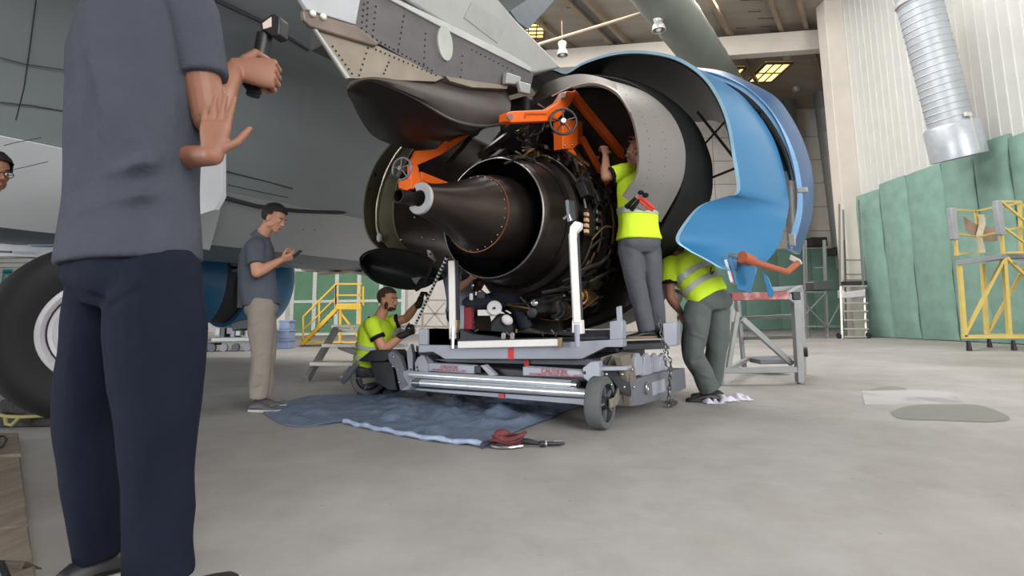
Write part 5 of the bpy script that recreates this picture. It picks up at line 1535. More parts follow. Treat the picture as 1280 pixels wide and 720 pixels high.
put('shoulder_patch', MB().box(P(466, 398.5, YK - .2), (.09, .07, .014), V(.8, 0, -.35).normalized(), V(0, 1, 0), V(.35, 0, .8).normalized()), blackcloth, s__, bevel=.004)
put('ear_plug', MB().ell(at(-.0, -.088, -.01), .012), offwhite, kn)

# --- 5. worker standing on the dolly inside the sleeve
YS = 4.48
J = dict(head=P(797, 190, YS + .05), hf=V(-.82, .55, .10), hu=V(0, 0, 1), nb=P(796, 214, YS), pel=P(799, 298, YS), shL=P(780, 214, YS - .10), shR=P(815, 216, YS + .14), elL=P(757, 221, YS - .08), wrL=P(757, 193, YS + .02), elR=P(822, 200, YS + .35), wrR=P(800, 178, YS + .45),
         hipL=P(787, 312, YS - .02), hipR=P(811, 312, YS + .04), kneeL=P(797, 362, YS - .06), kneeR=P(816, 362, YS + .04), ankL=P(808, 411, YS - .06), ankR=P(823, 411, YS + .08), toeL=V(-.9, -.25, 0), toeR=V(-.75, .45, 0))
gz = P(804, 428, YS).z
for s_ in 'RL': J['grd' + s_] = V(J['ank' + s_].x, J['ank' + s_].y, J['ank' + s_].z - .085)
hands = {'L': dict(fdir=V(-.05, .35, .9), palm=V(-.2, .9, -.2), thumb=V(1, .2, 0), curl=(.7, .75, .8, .85), base=.2, tcurl=.6), 'R': dict(fdir=V(-.4, .4, .8), palm=V(-.3, .9, 0), thumb=V(-1, 0, 0))}
person('worker in hi-vis shirt and grey trousers standing on the dolly, arm raised into the engine', J, k=1.0, skin=skin_t, hair=mat('shaved hair', (150, 112, 94), .7), style='crop', shirt=hiviz, trs=greytrs, shoe_m=shoe_b, sole_m=mat('tan sole', (120, 104, 88), .7), cuff=.60,
       vs=.009, seed=44, hands=hands, trim=blackcloth, hem=-.02, wr_amp=.008, vis=((.34, .43),), legr=(.100, .094, .078, .074, .070), fold_t=[(P(790, 345, YS - .16), V(1, 0, -.4), .05, .01, .01), (P(800, 355, YS - .16), V(1, 0, -.2), .05, .01, -.008), (P(804, 392, YS - .1), V(1, 0, -.5), .04, .01, .008), (P(786, 320, YS - .16), V(1, 0, .4), .04, .012, .006)])
tl = thing('pliers', 'pliers with red handles and black clips stuck at the lower tip of the grey sleeve', 'pliers', S(803, 255, .40))
sN = .38
put('handle', MB().tube(resample([S(x, y, sN) for x, y in ((796, 246), (804, 249), (812, 256), (818, 261))], 10), .013, 8), mat('red grip', (206, 62, 44), .5), tl)
put('handle', MB().tube(resample([S(x, y, sN) for x, y in ((797, 248), (802, 253), (809, 259), (816, 263))], 10), .012, 8), mat('red grip', (0, 0, 0)), tl)
put('jaw', MB().tube([S(x, y, sN) for x, y in ((795, 247), (798, 243), (803, 245))], [.02, .016, .01], 8), rimm, tl)
for (x, y) in ((801, 241), (807, 244)): put('black_clip', MB().ell(S(x, y, sN), (.025, .02, .02)), blackcloth, tl)
for (x0, y0, x1, y1) in ((783, 259, 795, 247), (789, 262, 799, 250)): put('black_clip', MB().tube([S(x0, y0, sN), S((x0 + x1) / 2, (y0 + y1) / 2, sN - .02), S(x1, y1, sN)], [.022, .016, .014], 8), blackcloth, tl)

# --- 6. worker bending over behind the dolly, back to us
YB = 4.68
J = dict(head=P(838, 330, YB + .28), hf=V(-.75, .35, -.55), hu=V(-.35, .45, .6), nb=P(846, 322, YB + .16), pel=P(886, 372, YB), shL=P(836, 332, YB + .02), shR=P(866, 318, YB + .30), elL=P(838, 372, YB + .02), wrL=P(852, 392, YB + .12), elR=P(872, 355, YB + .42), wrR=P(862, 385, YB + .40),
         hipL=P(872, 388, YB - .05), hipR=P(896, 388, YB + .05), kneeL=P(866, 440, YB - .06), kneeR=P(896, 436, YB + .06), ankL=P(886, 486, YB - .06), ankR=P(891, 478, YB + .14), toeL=V(-.95, .2, 0), toeR=V(-.85, .5, 0))
for s_ in 'RL': J['grd' + s_] = V(J['ank' + s_].x, J['ank' + s_].y, 0)
hands = {'L': dict(fdir=V(.4, .35, -.8), palm=V(.5, .6, .2), thumb=V(-.4, .8, 0), curl=(.4, .45, .5, .6), base=.1, tcurl=.3), 'R': dict(fdir=V(-.4, .3, -.8), palm=V(-.5, .6, 0), thumb=V(.4, .8, 0))}
bw, f, u, r, at, b_, s__ = person('worker in hi-vis shirt bending forward behind the dolly, back towards us', J, k=1.0, skin=skin_d, hair=hair_s, style='crop', shirt=hiviz, trs=mat('dark green grey trousers', (82, 90, 88), .85, var=.08, scale=8, bump=.2), shoe_m=shoe_b, sole_m=sole_d, cuff=.5, vs=.009, seed=58,
       hands=hands, trim=blackcloth, hem=-.02, wr_amp=.008, vis=((.50, .62), (.24, .36)), trx=1.06, legr=(.108, .104, .088, .084, .078), fold_t=[(P(872, 420, YB - .15), V(1, 0, -.5), .07, .014, .014), (P(872, 450, YB - .15), V(1, 0, .5), .06, .014, -.014), (P(882, 470, YB - .15), V(1, 0, -.3), .06, .012, .012), (P(884, 395, YB - .18), V(1, 0, .5), .08, .014, -.014)], torso_rx=(.205, .20, .205, .205, .17, .078), torso_ry=(.15, .155, .16, .15, .11, .075), bow=.05)
bp_ = P(857, 305, YB - .02)
put('back_patch', MB().box(P(857, 306.5, YB + .05), (.09, .10, .012), V(.92, 0, -.35), V(.2, .85, .45).normalized(), V(-.2, -.45, .85).normalized()), blackcloth, s__)
put('back_print', MB().box(P(858, 306, YB + .04), (.035, .03, .016), V(.92, 0, -.35), V(.2, .85, .45).normalized(), V(-.2, -.45, .85).normalized()), refl, s__)
put('belt_clip', MB().tube([P(889, 334, YB - .10), P(888, 341, YB - .17), P(890, 343, YB - .17), P(892, 339, YB - .16)], .006, 6), blackcloth, s__)
cu = thing('white_cup', 'small white cup beside the arm of the bending worker', 'cup', P(848, 378, YB + .2))
put('cup_body', MB().revolve([(-.05, 0), (-.05, .045), (.05, .055), (.055, .05), (-.04, .04), (-.04, 0)], P(847, 371, YB + .18), V(.2, -.5, .85).normalized(), V(.97, .1, -.2).normalized(), V(0, .85, .5).normalized(), 24), offwhite, cu)

# --- 7. person sitting behind the dolly, mostly hidden by the engine
YU = 5.05
J = dict(head=P(581, 305, YU + .1), hf=V(.8, -.4, 0), hu=V(0, 0, 1), nb=P(573, 330, YU + .08), pel=P(577, 388, YU), shR=P(565, 337, YU - .10), shL=P(590, 337, YU + .24), elR=P(572, 362, YU - .16), elL=P(596, 360, YU + .25), wrR=P(589, 349, YU - .22), wrL=P(604, 352, YU + .1),
         hipR=P(581, 384, YU - .09), hipL=P(588, 384, YU + .10), kneeR=P(643, 372, YU - .12), kneeL=P(650, 374, YU + .16), ankR=P(656, 408, YU - .12), ankL=P(662, 408, YU + .16), toeR=V(1, -.1, 0), toeL=V(1, .1, 0))
for s_ in 'RL': J['grd' + s_] = V(J['ank' + s_].x, J['ank' + s_].y, J['ank' + s_].z - .085)
person('person in dark trousers seated behind the dolly, knees bent, hidden by the engine', J, k=1.0, skin=skin_l, hair=hair_s, style='crop', shirt=mat('pale blue grey shirt', (124, 126, 142), .8, var=.06), trs=navy2, shoe_m=mat('brown grey shoe', (74, 66, 64), .7), sole_m=sole_d, cuff=.8, vs=.010, seed=70,
       hands={'R': dict(fdir=V(.4, -.1, .9), palm=V(.5, .8, 0), thumb=V(1, 0, 0), curl=(.6, .6, .6, .6)), 'L': dict(fdir=V(.4, -.1, .9), palm=V(.5, .8, 0), thumb=V(-1, 0, 0))}, hem=-.05, legr=(.098, .092, .08, .078, .072))
rb = thing('red_toolbox', 'narrow red toolbox with a pale edge standing on the dolly behind the left white post', 'toolbox', P(586, 412, YU - .3))
put('box_body', MB().prism([P(x, y, YU - .34) for x, y in ((580, 384), (592, 384), (592, 412), (580, 412))], (0, .16, 0)), mat('red enamel', (140, 30, 42), .5), rb, bevel=.006)
put('pale_edge', MB().prism([P(x, y, YU - .345) for x, y in ((575, 382), (580, 382), (580, 412), (575, 412))], (0, .16, 0)), dgrey, rb, bevel=.004)
# ================================================================== OTHER THINGS IN THE HANGAR
galv = mat('galvanised duct', (172, 178, 184), 0.42, 0.2, var=0.08, scale=1.5)
duct_g = mat('grey green duct', (126, 132, 126), 0.5, 0.2, var=0.06, scale=1)
steel_g = mat('scaffold grey', (132, 134, 134), 0.5, 0.4, var=0.06)
alu = mat('aluminium step', (206, 204, 198), 0.4, 0.4, var=0.06)
yel_r = mat('pale yellow steel', (208, 186, 106), 0.5, var=0.06)
yel_l = mat('strong yellow steel', (222, 178, 44), 0.5, var=0.06)


def ribbed(a, b, r, pitch, m, name, parent, n=28, amp=.02):
    a = Vector(a); b = Vector(b); d = (b - a); L = d.length; d.normalize()
    u = d.cross(Vector((0, 1, 0))) if abs(d.y) < .9 else d.cross(Vector((1, 0, 0)))
    u.normalize(); v = d.cross(u)
    prof = []; k = int(L / pitch)
    for i in range(k):
        z = L * i / k
        prof += [(z, r), (z + pitch * .8, r), (z + pitch * .88, r + amp), (z + pitch * .95, r + amp)]
    prof.append((L, r))
    return put(name, MB().revolve(prof, a, d, u, v, n), m, parent, ang=30)


# big spiral duct on the right wall
dx = 11.25
du = thing('spiral_duct', 'large silver spiral duct running down the right wall into a wider sleeve', 'duct', (dx, 13.2, 4.2))
ctr = lambda px, py: P(px, py, 13.2)
t0 = P(1143, -20, 11.9); t1 = P(1188, 156, 12.2); t2 = P(1200, 212, 13.0)
ribbed(t1, t0, .45, .16, galv, 'duct_pipe', du, amp=.012)
dd = (t0 - t1).normalized(); uu = dd.cross(Vector((0, 1, 0))).normalized(); vv = dd.cross(uu)
put('duct_sleeve', MB().revolve([(-.85, .56), (-.06, .56), (-.0, .52), (.02, .47)], t1, dd, uu, vv, 36), mat('pale duct sleeve', (178, 184, 192), .35, .3), du, ang=50)
cl0 = t1 + dd * 3.2
put('clamp_ring', MB().revolve([(0, .49), (.08, .49), (.08, .5), (0, .5)], cl0, dd, uu, vv, 36, closed_prof=True), alu, du)
put('clamp_latch', MB().box(t1 + dd * .06 - Vector((0, .5, 0)), (.16, .08, .1)), alu, du, bevel=.01)
put('sleeve_seam', MB().bar(t1 - Vector((0, .565, 0)), t1 - dd * .84 - Vector((0, .565, 0)), .03, .015), alu, du)
# slimmer duct in the far corner
d2 = thing('corner_duct', 'grey vertical duct in the far right corner above the step ladder', 'duct', P(1052, 310, 25))
a = P(1054, 312, 25); b = P(1027, 108, 25)
ribbed(a, b, .43, 1.2, mat('corner duct grey', (140, 142, 142), .45, .4, var=.06), 'duct_pipe', d2, amp=.012)
put('duct_outlet', MB().box(a - ZZ * .1, (1.2, .7, .38)), mat('outlet black', (52, 50, 50), .6), d2, bevel=.02)
put('duct_end', MB().cyl(a - ZZ * .25, a - ZZ * 1.0, .4), mat('corner duct grey', (0, 0, 0)), d2)
d3 = thing('corner_duct', 'second grey duct seen in the slit between the two blue cowls', 'duct', P(992, 330, 26))
ribbed(P(994, 300, 26), P(985, 120, 26), .36, .9, MATS['corner duct grey'], 'duct_pipe', d3, amp=.012)
put('duct_outlet', MB().box(P(1020, 303, 25.5), (.8, .6, .45)), MATS['outlet black'], d3, bevel=.02)
# ceiling duct
dA = P(858, 40, 16.5)
d4 = thing('ceiling_duct', 'fat grey green ventilation duct hanging under the hangar roof', 'ceiling duct', P(860, 40, 17))
ribbed(dA + RD * 12.5, dA - RD * 6, .72, 1.6, duct_g, 'duct_pipe', d4, amp=.015)
for (x0, y0, x1, y1, Y) in ((823, 4, 836, 24, 14.6), (853, 52, 866, 67, 17.3)):
    va = P(x0, y0, Y - .2); vb = P(x1, y1, Y + .3)
    v_ = put('vent_grille', MB().bar(va, vb, .4, .12), mat('vent pale', (176, 172, 162), .5), d4, bevel=.01)
    put('vent_slot', MB().bar(va.lerp(vb, .2) - Vector((.0, .06, .04)), va.lerp(vb, .85) - Vector((0, .06, .04)), .2, .1), mat('vent dark', (72, 68, 62), .6), v_)
# hanging high-bay lamps (unlit) and small round ones on the far roof
lampm = mat('lamp shade grey', (196, 194, 190), .35, .3)
lab = ['bell shaped unlit lamp hanging left of the roof conduit', 'bell shaped unlit lamp hanging beside the ceiling duct vent']
for i, (x, y, Y) in enumerate(((703, 62, 17.5), (823, 30, 14.6))):
    c = P(x, y, Y)
    l_ = thing('hanging_lamp', lab[i], 'lamp', c - ZZ * .2, 'bell lamps under the roof')
    put('shade', MB().revolve([(-.22, .2), (-.2, .21), (-.05, .17), (.06, .11), (.14, .15), (.26, .16), (.3, .1), (.3, 0)], c, ZZ, Vector((1, 0, 0)), Vector((0, 1, 0)), 28), lampm, l_, ang=50)
    put('bulb', MB().ell(c - ZZ * .15, .09), offwhite, l_)
    put('stem', MB().cyl(c + ZZ * .28, Vector((c.x, c.y, ROOF)), .015, 8), purl, l_)
for i, (x, y) in enumerate(((984, 69), (995, 110))):
    c = roofx(x, y)
    o = put('roof_spotlight', MB().revolve([(0, 0), (0, .2), (-.14, .16), (-.18, .1), (-.18, 0)], c, ZZ, Vector((1, 0, 0)), Vector((0, 1, 0)), 20), lampm)
    tag(o, ['small round roof lamp right of the glowing roof light', 'small round roof lamp lower down, left of the corner duct'][i], 'lamp', 'round roof lamps')

# yellow access platform at the right edge
yp = thing('access_platform', 'pale yellow access platform with guard rails at the right edge', 'work platform', G(1240, 433))
YN, YFR = 10.3, 11.3
def bar(name, a, b, w_, m, parent, lab=None): return put(name, MB().bar(a, b, w_, w_), m, parent, bevel=.004)
nl, nr = (1199, 1262); fl, fr_ = (1229, 1300)
T = .07
for (x0, y0, x1, y1, Y) in ((1199, 328, 1206, 421, YN), (1255, 322, 1262, 421, YN), (1228, 330, 1234, 421, YFR), (1312, 322, 1318, 421, YN)):
    bar('leg', P(x0, y0, Y), P(x1, y1, Y), T, yel_r, yp)
bar('base_rail', P(1203, 421, YN), P(1330, 421, YN), T, yel_r, yp); bar('base_rail', P(1206, 421, YN), P(1234, 420, YFR), T, yel_r, yp); bar('base_rail', P(1234, 419, YFR), P(1330, 419, YFR), T, yel_r, yp)
bar('brace', P(1206, 418, YN), P(1254, 325, YN), T * .8, yel_r, yp); bar('brace', P(1236, 414, YFR), P(1284, 328, YFR), T * .8, yel_r, yp)
bar('brace', P(1258, 322, YN), P(1340, 400, YN), T * .8, yel_r, yp)
dk_ = put('deck', MB().prism([P(1195, 326, YN - .1), P(1254, 317, YN - .1), P(1290, 317, YFR), P(1226, 322, YFR)], (0, 0, -.1)), mat('deck grey', (138, 142, 146), .5), yp, bevel=.01)
put('step_plate', MB().prism([P(1270, 326, YN - .1), P(1330, 326, YN - .1), P(1330, 322, YFR), P(1280, 322, YFR)], (0, 0, -.06)), MATS['deck grey'], yp)
for (x0, y0, x1, y1, Y) in ((1196, 320, 1191, 262, YN), (1254, 318, 1249, 252, YN), (1225, 318, 1220, 264, YFR), (1276, 318, 1275, 252, YN + .3), (1300, 318, 1299, 262, YN)):
    bar('rail_post', P(x0, y0, Y), P(x1, y1, Y), T * .75, yel_r, yp)
for (x0, y0, Y0, x1, y1, Y1) in ((1191, 262, YN, 1220, 264, YFR), (1220, 264, YFR, 1249, 258, YN), (1193, 292, YN, 1223, 296, YFR), (1223, 296, YFR, 1250, 290, YN), (1194, 318, YN, 1215, 316, YFR),
                                 (1249, 252, YN, 1276, 252, YN + .3), (1249, 260, YN, 1276, 252, YN + .3), (1252, 282, YN, 1300, 318, YN), (1276, 254, YN + .3, 1310, 288, YN), (1252, 288, YN, 1278, 284, YN + .3), (1252, 252, YN, 1300, 292, YN), (1256, 316, YN, 1330, 314, YN)):
    bar('guard_rail', P(x0, y0, Y0), P(x1, y1, Y1), T * .6, yel_r, yp)
for (x0, y0, x1, y1) in ((1189, 260, 1193, 300), (1246, 251, 1251, 294)): put('rail_sleeve', MB().bar(P(x0, y0, YN - .06), P(x1, y1, YN - .06), .12, .12), mat('grey foam', (150, 154, 158), .7), yp, bevel=.02)
for (x, Y) in ((1210, YN), (1236, YFR), (1266, YN)):
    p = P(x, 424, Y); put('foot_caster', MB().tube([Vector((p.x, p.y, .2)), Vector((p.x, p.y, .004))], [.03, .05], 12), ddark, yp)
rag = MB().grid([[P(1204 + i * 4 + j, 270 + 14 * math.sin(i * .2) + j * 6, YFR - .08 + .04 * math.sin(i + j)) for i in range(11)] for j in range(4)])
put('brown_paper', rag, mat('brown paper', (150, 128, 112), .8), yp, solid=.01)
put('paper_strip', MB().grid([[P(1222 + 2 * math.sin(k) + j * 4, 268 + k * 6, YFR - .15 + .02 * math.sin(2 * k)) for j in range(3)] for k in range(9)]), mat('cream paper', (206, 200, 176), .8), yp, solid=.01)

# step ladder in the corner
sl = thing('step_ladder', 'tall grey step ladder platform in front of the far corner pilaster', 'step ladder', G(1068, 426))
Yn, Yf = 16.2, 17.0
for (x0, x1) in ((1053, 1051), (1083, 1080)): bar('stringer', P(x0, 425, Yn), P(x1, 358, Yn + .4), .06, alu, sl)
for (x0, y0, x1, y1, Y) in ((1050, 358, 1049, 255, Yn + .4), (1079, 358, 1073, 250, Yn + .4), (1058, 420, 1055, 300, Yf), (1086, 420, 1080, 300, Yf), (1057, 355, 1054, 262, Yf)):
    bar('post', P(x0, y0, Y), P(x1, y1, Y), .045, steel_g, sl)
for k, y in enumerate((358, 379, 389, 400, 411, 421)): put('tread', MB().bar(P(1053 + (k > 0) * .5, y, Yn + .4 - k * .07), P(1081 + (k > 0) * 1.5, y, Yn + .4 - k * .07), .25, .04), alu, sl, bevel=.006)
for (y, x0, x1) in ((343, 1056, 1077), (350, 1054, 1078), (325, 1055, 1076), (352, 1055, 1078)): bar('guard_rail', P(x0, y, Yf), P(x1, y, Yf), .035, steel_g, sl)
put('platform_bag', MB().prism([P(x, y, Yn + .25) for x, y in ((1053, 362), (1058, 365), (1081, 362), (1082, 371), (1054, 373))], (0, .3, 0)), mat('white sacking', (214, 210, 212), .7), sl, bevel=.03)
put('tool_tray', MB().box(P(1066, 354, Yn + .7), (.7, .4, .12)), mat('outlet black', (0, 0, 0)), sl, bevel=.01)
for x in (1049, 1086):
    p = P(x, 424, Yn - .1); put('caster', MB().revolve([(-.03, 0), (-.03, .09), (.03, .09), (.03, 0)], Vector((p.x, p.y, .092)), Vector((1, 0, 0)), Vector((0, 1, 0)), ZZ, 16), ddark, sl)
# scaffold tower
sc_ = thing('scaffold_tower', 'slim grey scaffold tower between the trolley and the step ladder', 'scaffold', G(1018, 420))
Ya, Yb = 16.6, 17.8
for (x, Y) in ((1006, Ya), (1033, Ya), (1009, Yb), (1031, Yb)): bar('upright', Vector((P(x, 400, Y).x, Y, .12)), Vector((P(x, 300, Y).x - .05, Y, P(x, 300, Y).z)), .045, steel_g, sc_)
for y in (353, 365, 408): bar('ledger', P(1005, y, Ya), P(1034, y, Ya), .045, steel_g, sc_)
for (x0, y0, x1, y1) in ((1006, 380, 1033, 408), (1006, 394, 1033, 365), (1035, 408, 1050, 380)): bar('brace', P(x0, y0, Ya - .03), P(x1, y1, Ya - .03), .035, steel_g, sc_)
put('deck', MB().box(P(1019, 358, Ya + .5), (.7, 1.1, .3)), mat('dark deck', (70, 76, 74), .7), sc_, bevel=.02)
bar('rung', P(1018, 335, Ya), P(1033, 334, Ya), .035, steel_g, sc_)
bar('ledger', P(1033, 408, Ya), P(1052, 408, Ya), .045, steel_g, sc_)
for (x, Y) in ((1006, Ya), (1033, Ya), (1009, Yb), (1031, Yb)): put('foot', MB().cyl(Vector((P(x, 400, Y).x, Y, .13)), Vector((P(x, 400, Y).x, Y, .003)), .06, 12), steel_g, sc_)

# trolley stand at the right of the bending worker
tm = mat('trolley grey paint', (140, 143, 143), .5, .2, var=.08, scale=5)
tr_ = thing('trolley_stand', 'pale grey tubular trolley stand with a red top beam under the blue cowl', 'trolley', G(955, 478))
Yn, Yf = 5.75, 7.0
def tb(n_, a, b, w_=.06): return put(n_, MB().bar(a, b, w_, w_), tm, tr_, bevel=.006)
put('top_beam', MB().bar(P(913, 371, Yn), P(984, 369.5, Yn), .08, .085), mat('faded red paint', (158, 84, 86), .6, var=.2, scale=9, two=(196, 150, 146), thr=(.5, .66)), tr_, bevel=.006)
tb('top_rail', P(960, 362, Yf - .4), P(1001, 360, Yf - .4), .06); tb('top_rail', P(984, 370, Yn), P(1000, 360, Yf - .4), .07)
tb('leg', P(994, 373, Yn), P(1000, 478, Yn), .075); tb('leg', P(914, 374, Yn), P(900, 478, Yn), .06); tb('leg', P(984, 370, Yn), P(996, 378, Yn), .07)
tb('leg', P(922, 370, Yf), P(930, 460, Yf), .05); tb('leg', P(1000, 362, Yf - .4), P(1004, 466, Yf - .4), .06)
tb('base_rail', P(904, 463, Yn), P(998, 462, Yn), .062); tb('base_rail', P(930, 448, Yf), P(1000, 446, Yf), .055)
tb('mid_rail', P(922, 398, Yf), P(993, 395, Yn + .3), .045); tb('mid_rail', P(930, 423, Yf), P(994, 421, Yn + .3), .045)
tb('brace', P(928, 399, Yn + .1), P(990, 455, Yn + .1), .062); tb('brace', P(922, 390, Yn + .05), P(910, 462, Yn + .05), .05); tb('brace', P(908, 463, Yn), P(936, 448, Yf), .05); tb('brace', P(996, 462, Yn), P(1004, 448, Yf - .4), .05)
put('pad', MB().prism([P(x, y, Yn - .02) for x, y in ((909, 384), (916, 380), (920, 390), (918, 402), (909, 404))], (0, .05, 0)), mat('cream pad', (176, 172, 160), .7), tr_, bevel=.01)
for (x, y, Y) in ((901, 478, Yn), (1001, 480, Yn), (930, 458, Yf), (1004, 466, Yf - .4)):
    p = P(x, y, Y); put('foot', MB().cyl(Vector((p.x, p.y, .14)), Vector((p.x, p.y, .003)), .035, 12), tm, tr_)
put('corner_clamp', MB().box(P(993, 370, Yn), (.09, .1, .09)), ddark, tr_, bevel=.01)
wh = P(1008, 450, Yn + .6); put('caster', MB().revolve([(-.02, 0), (-.02, .06), (.02, .06), (.02, 0)], Vector((wh.x, wh.y, .3)), PX, AX, ZZ, 16), ddark, tr_)
put('drawer', MB().box(P(960, 451, Yf - .2), (.35, .3, .06)), dmid, tr_, bevel=.01)

# yellow stairs at far left
st = thing('yellow_stair_platform', 'bright yellow stair platform standing before the green hangar door', 'stair platform', G(420, 431))
Y1, Y2 = 15.2, 16.2
def yb(n_, a, b, w_=.06, m=None): return put(n_, MB().bar(a, b, w_, w_), m or yel_l, st, bevel=.006)
for Y in (Y1, Y2):
    yb('stringer', P(378, 430, Y), P(424, 383, Y), .11)
    yb('hand_rail', P(379, 396, Y), P(420, 355, Y), .05)
    yb('hand_rail', P(381, 411, Y), P(424, 368, Y), .04)
    for (x0, y0, y1) in ((379, 428, 396), (399, 410, 376), (420, 385, 355)): yb('rail_post', P(x0, y0, Y), P(x0, y1, Y), .045)
    for (x, y1) in ((420, 355), (449.5, 355), (454, 358)): yb('guard_post', P(x, 382, Y), P(x, y1, Y), .045)
    yb('guard_rail', P(420, 355, Y), P(452, 355, Y), .05); yb('guard_rail', P(420, 369, Y), P(452, 369, Y), .045)
    for x in (426, 450): yb('leg', P(x, 383, Y), Vector((P(x, 383, Y).x, Y, .003)), .07)
    yb('brace', P(424, 388, Y), P(450, 424, Y), .06)
    yb('base_rail', P(378, 428, Y), P(450, 428, Y), .06)
put('deck', MB().prism([P(420, 380, Y1 - .1), P(451, 380, Y1 - .1), P(451, 379, Y2), P(420, 379, Y2)], (0, 0, -.16)), yel_l, st, bevel=.01)
for i in range(8):
    t = (i + .5) / 8; c0 = P(380 + 44 * t, 428 - 45 * t, Y1); c1 = P(380 + 44 * t, 428 - 45 * t, Y2); put('tread', MB().bar(c0, c1, .24, .03), mat('dark tread', (48, 46, 40), .7), st)

# aluminium step bench
sb = thing('step_bench', 'low aluminium two-step bench behind the kneeling worker', 'step bench', G(415, 474))
Y1, Y2 = 6.55, 7.5
def tread(n_, x0, x1, y, Y, d_=.26): return put(n_, MB().prism([P(x0, y, Y), P(x1, y, Y), P(x1, y, Y) + Vector((0, d_, 0)), P(x0, y, Y) + Vector((0, d_, 0))], (0, 0, -.045)), alu, sb, bevel=.005)
tread('tread', 387, 452, 453, Y1); tread('tread', 402, 505, 430, Y1 + .45); tread('top_board', 414, 520, 406, Y1 + .95, .4)
put('top_board_lip', MB().bar(P(416, 413, Y1 + .93), P(520, 413, Y1 + .93), .03, .05), alu, sb)
for (xa, ya, Ya_, xb, yb_, Yb_) in ((383, 474, Y1 - .05, 420, 412, Y1 + .95), (428, 476, Y1 - .05, 452, 450, Y1 + .3), (446, 474, Y1, 500, 412, Y1 + .95)):
    a_ = P(xa, ya, Ya_); a_.z = .02
    put('leg', MB().bar(a_, P(xb, yb_, Yb_), .06, .1), mat('bench leg steel', (132, 130, 128), .5, .3), sb, bevel=.006)
put('leg', MB().bar(P(424, 432, Y1 + .6), P(476, 452, Y1 + .6), .05, .09), MATS['bench leg steel'], sb, bevel=.006)
q_ = P(480, 452, Y1 + 1.1); put('leg', MB().bar(Vector((q_.x + .2, q_.y, .02)), P(470, 412, Y1 + 1.2), .06, .08), MATS['bench leg steel'], sb, bevel=.006)
# far engine nacelle under the fuselage
na = thing('far_engine_nacelle', 'blue engine nacelle seen below the belly behind the man with the phone', 'engine', P(300, 420, 10))
nc = P(280, 352, 10.2); nc.z = 1.62
nb = mat('far nacelle blue', (32, 98, 142), .35, var=.05)
def npart(name, prof, m): put(name, MB().revolve(prof, nc, AX, PX, ZZ, 64), m, na, ang=50)
npart('rear_cowl', [(-1.7, .78), (-1.7, .82), (-1.3, .9), (-.5, .98), (-.45, .97), (-.45, .88)], nb)
npart('core_gap', [(-.6, .86), (-.2, .88), (.2, .9)], mat('nacelle gap', (46, 50, 54), .6))
npart('front_cowl', [(-.02, .9), (-.02, .98), (.35, 1.0), (.75, .97), (.95, .9), (1.0, .84), (.8, .78)], nb)
npart('exhaust_cone', [(-2.0, .05), (-1.5, .4), (-.8, .6)], dark2)
put('gap_strut', MB().bar(nc + AX * -.2 + PX * .94 - ZZ * .1, nc + AX * -.1 + PX * .8 - ZZ * .6, .08, .05), steel_g, na)
put('pylon', MB().box(nc + ZZ * 1.15 - AX * .3, (1.8, .3, .5), AX, PX, ZZ), paint_grey, na, bevel=.04)
put('lower_door', MB().prism([P(x, y, 9.0) for x, y in ((288, 405), (300, 400), (316, 398), (330, 400), (330, 408), (290, 414))], (0.1, .25, 0)), mat('nacelle gap', (0, 0, 0)), na, bevel=.02)
# crates and cabinets below
crate = mat('pale blue crate', (128, 146, 178), .55)
for i, (x, y0, y1, w_) in enumerate(((356, 431.5, 426, 1.0), (357.5, 426, 420.5, .82), (358.5, 420.5, 415, .66))):
    Y = 14.4; b_ = P(x, y0, Y); zt = .26 * (i + 1); zb = .26 * i + .003
    c = MB().box((b_.x, Y, (zb + zt) / 2), (.36 * w_ + .04, .4, zt - zb - .004)); c.box((b_.x, Y, zt - .03), (.36 * w_ + .08, .44, .05))
    o = put('storage_crate', c, crate, bevel=.01); tag(o, ['bottom crate of the pale blue stack near the green door', 'middle crate of the pale blue stack near the green door', 'topmost crate of the pale blue stack near the green door'][i], 'crate', 'pale blue crates')
cab = thing('tool_cabinet', 'white slatted cabinet on dark wheels left of the pale blue crates', 'cabinet', G(345, 432))
p = P(341, 420, 14.8); put('cabinet_body', MB().box((p.x, 14.8, .72), (.44, .5, .8)), offwhite, cab, bevel=.02)
for k in range(4): put('slat', MB().box((p.x - .16 + k * .11, 14.54, .72), (.07, .03, .7)), lampm, cab)
put('wheel_base', MB().box((p.x, 14.8, .17), (.46, .46, .33)), ddark, cab, bevel=.03)
ct = thing('parts_cart', 'cluttered low parts cart on the far floor below the blue nacelle', 'cart', G(295, 430))
p = P(296, 420, 13.5)
put('cart_frame', MB().box((p.x, 13.5, .30), (1.0, .6, .12)), steel_g, ct, bevel=.02)
for k in range(4):
    xw = p.x - .45 + .3 * k; put('wheel', MB().revolve([(-.03, 0), (-.03, .1), (.03, .1), (.03, 0)], Vector((xw, 13.2, .103)), Vector((0, 1, 0)), Vector((1, 0, 0)), ZZ, 16), dmid if k % 2 else ddark, ct)
rn = random.Random(9)
for k in range(7): put('box', MB().box((p.x - .42 + k * .14, 13.5 + rn.uniform(-.1, .1), .36 + .1 + rn.uniform(0, .1)), (.12, .3, rn.uniform(.15, .45))), rn.choice((steel_g, offwhite, ddark, dmid)), ct, bevel=.008)
bn = thing('low_barrow', 'low white boxed barrow at the left end of the far floor', 'barrow', G(262, 428))
p = P(240, 420, 13.5)
put('tray', MB().box((p.x, 13.5, .4), (.9, .5, .26)), lampm, bn, bevel=.02); put('bed', MB().box((p.x, 13.5, .18), (1.3, .5, .06)), ddark, bn)
for k in (-.5, .5): put('wheel', MB().revolve([(-.03, 0), (-.03, .09), (.03, .09), (.03, 0)], Vector((p.x + k, 13.3, .093)), Vector((0, 1, 0)), Vector((1, 0, 0)), ZZ, 16), ddark, bn)
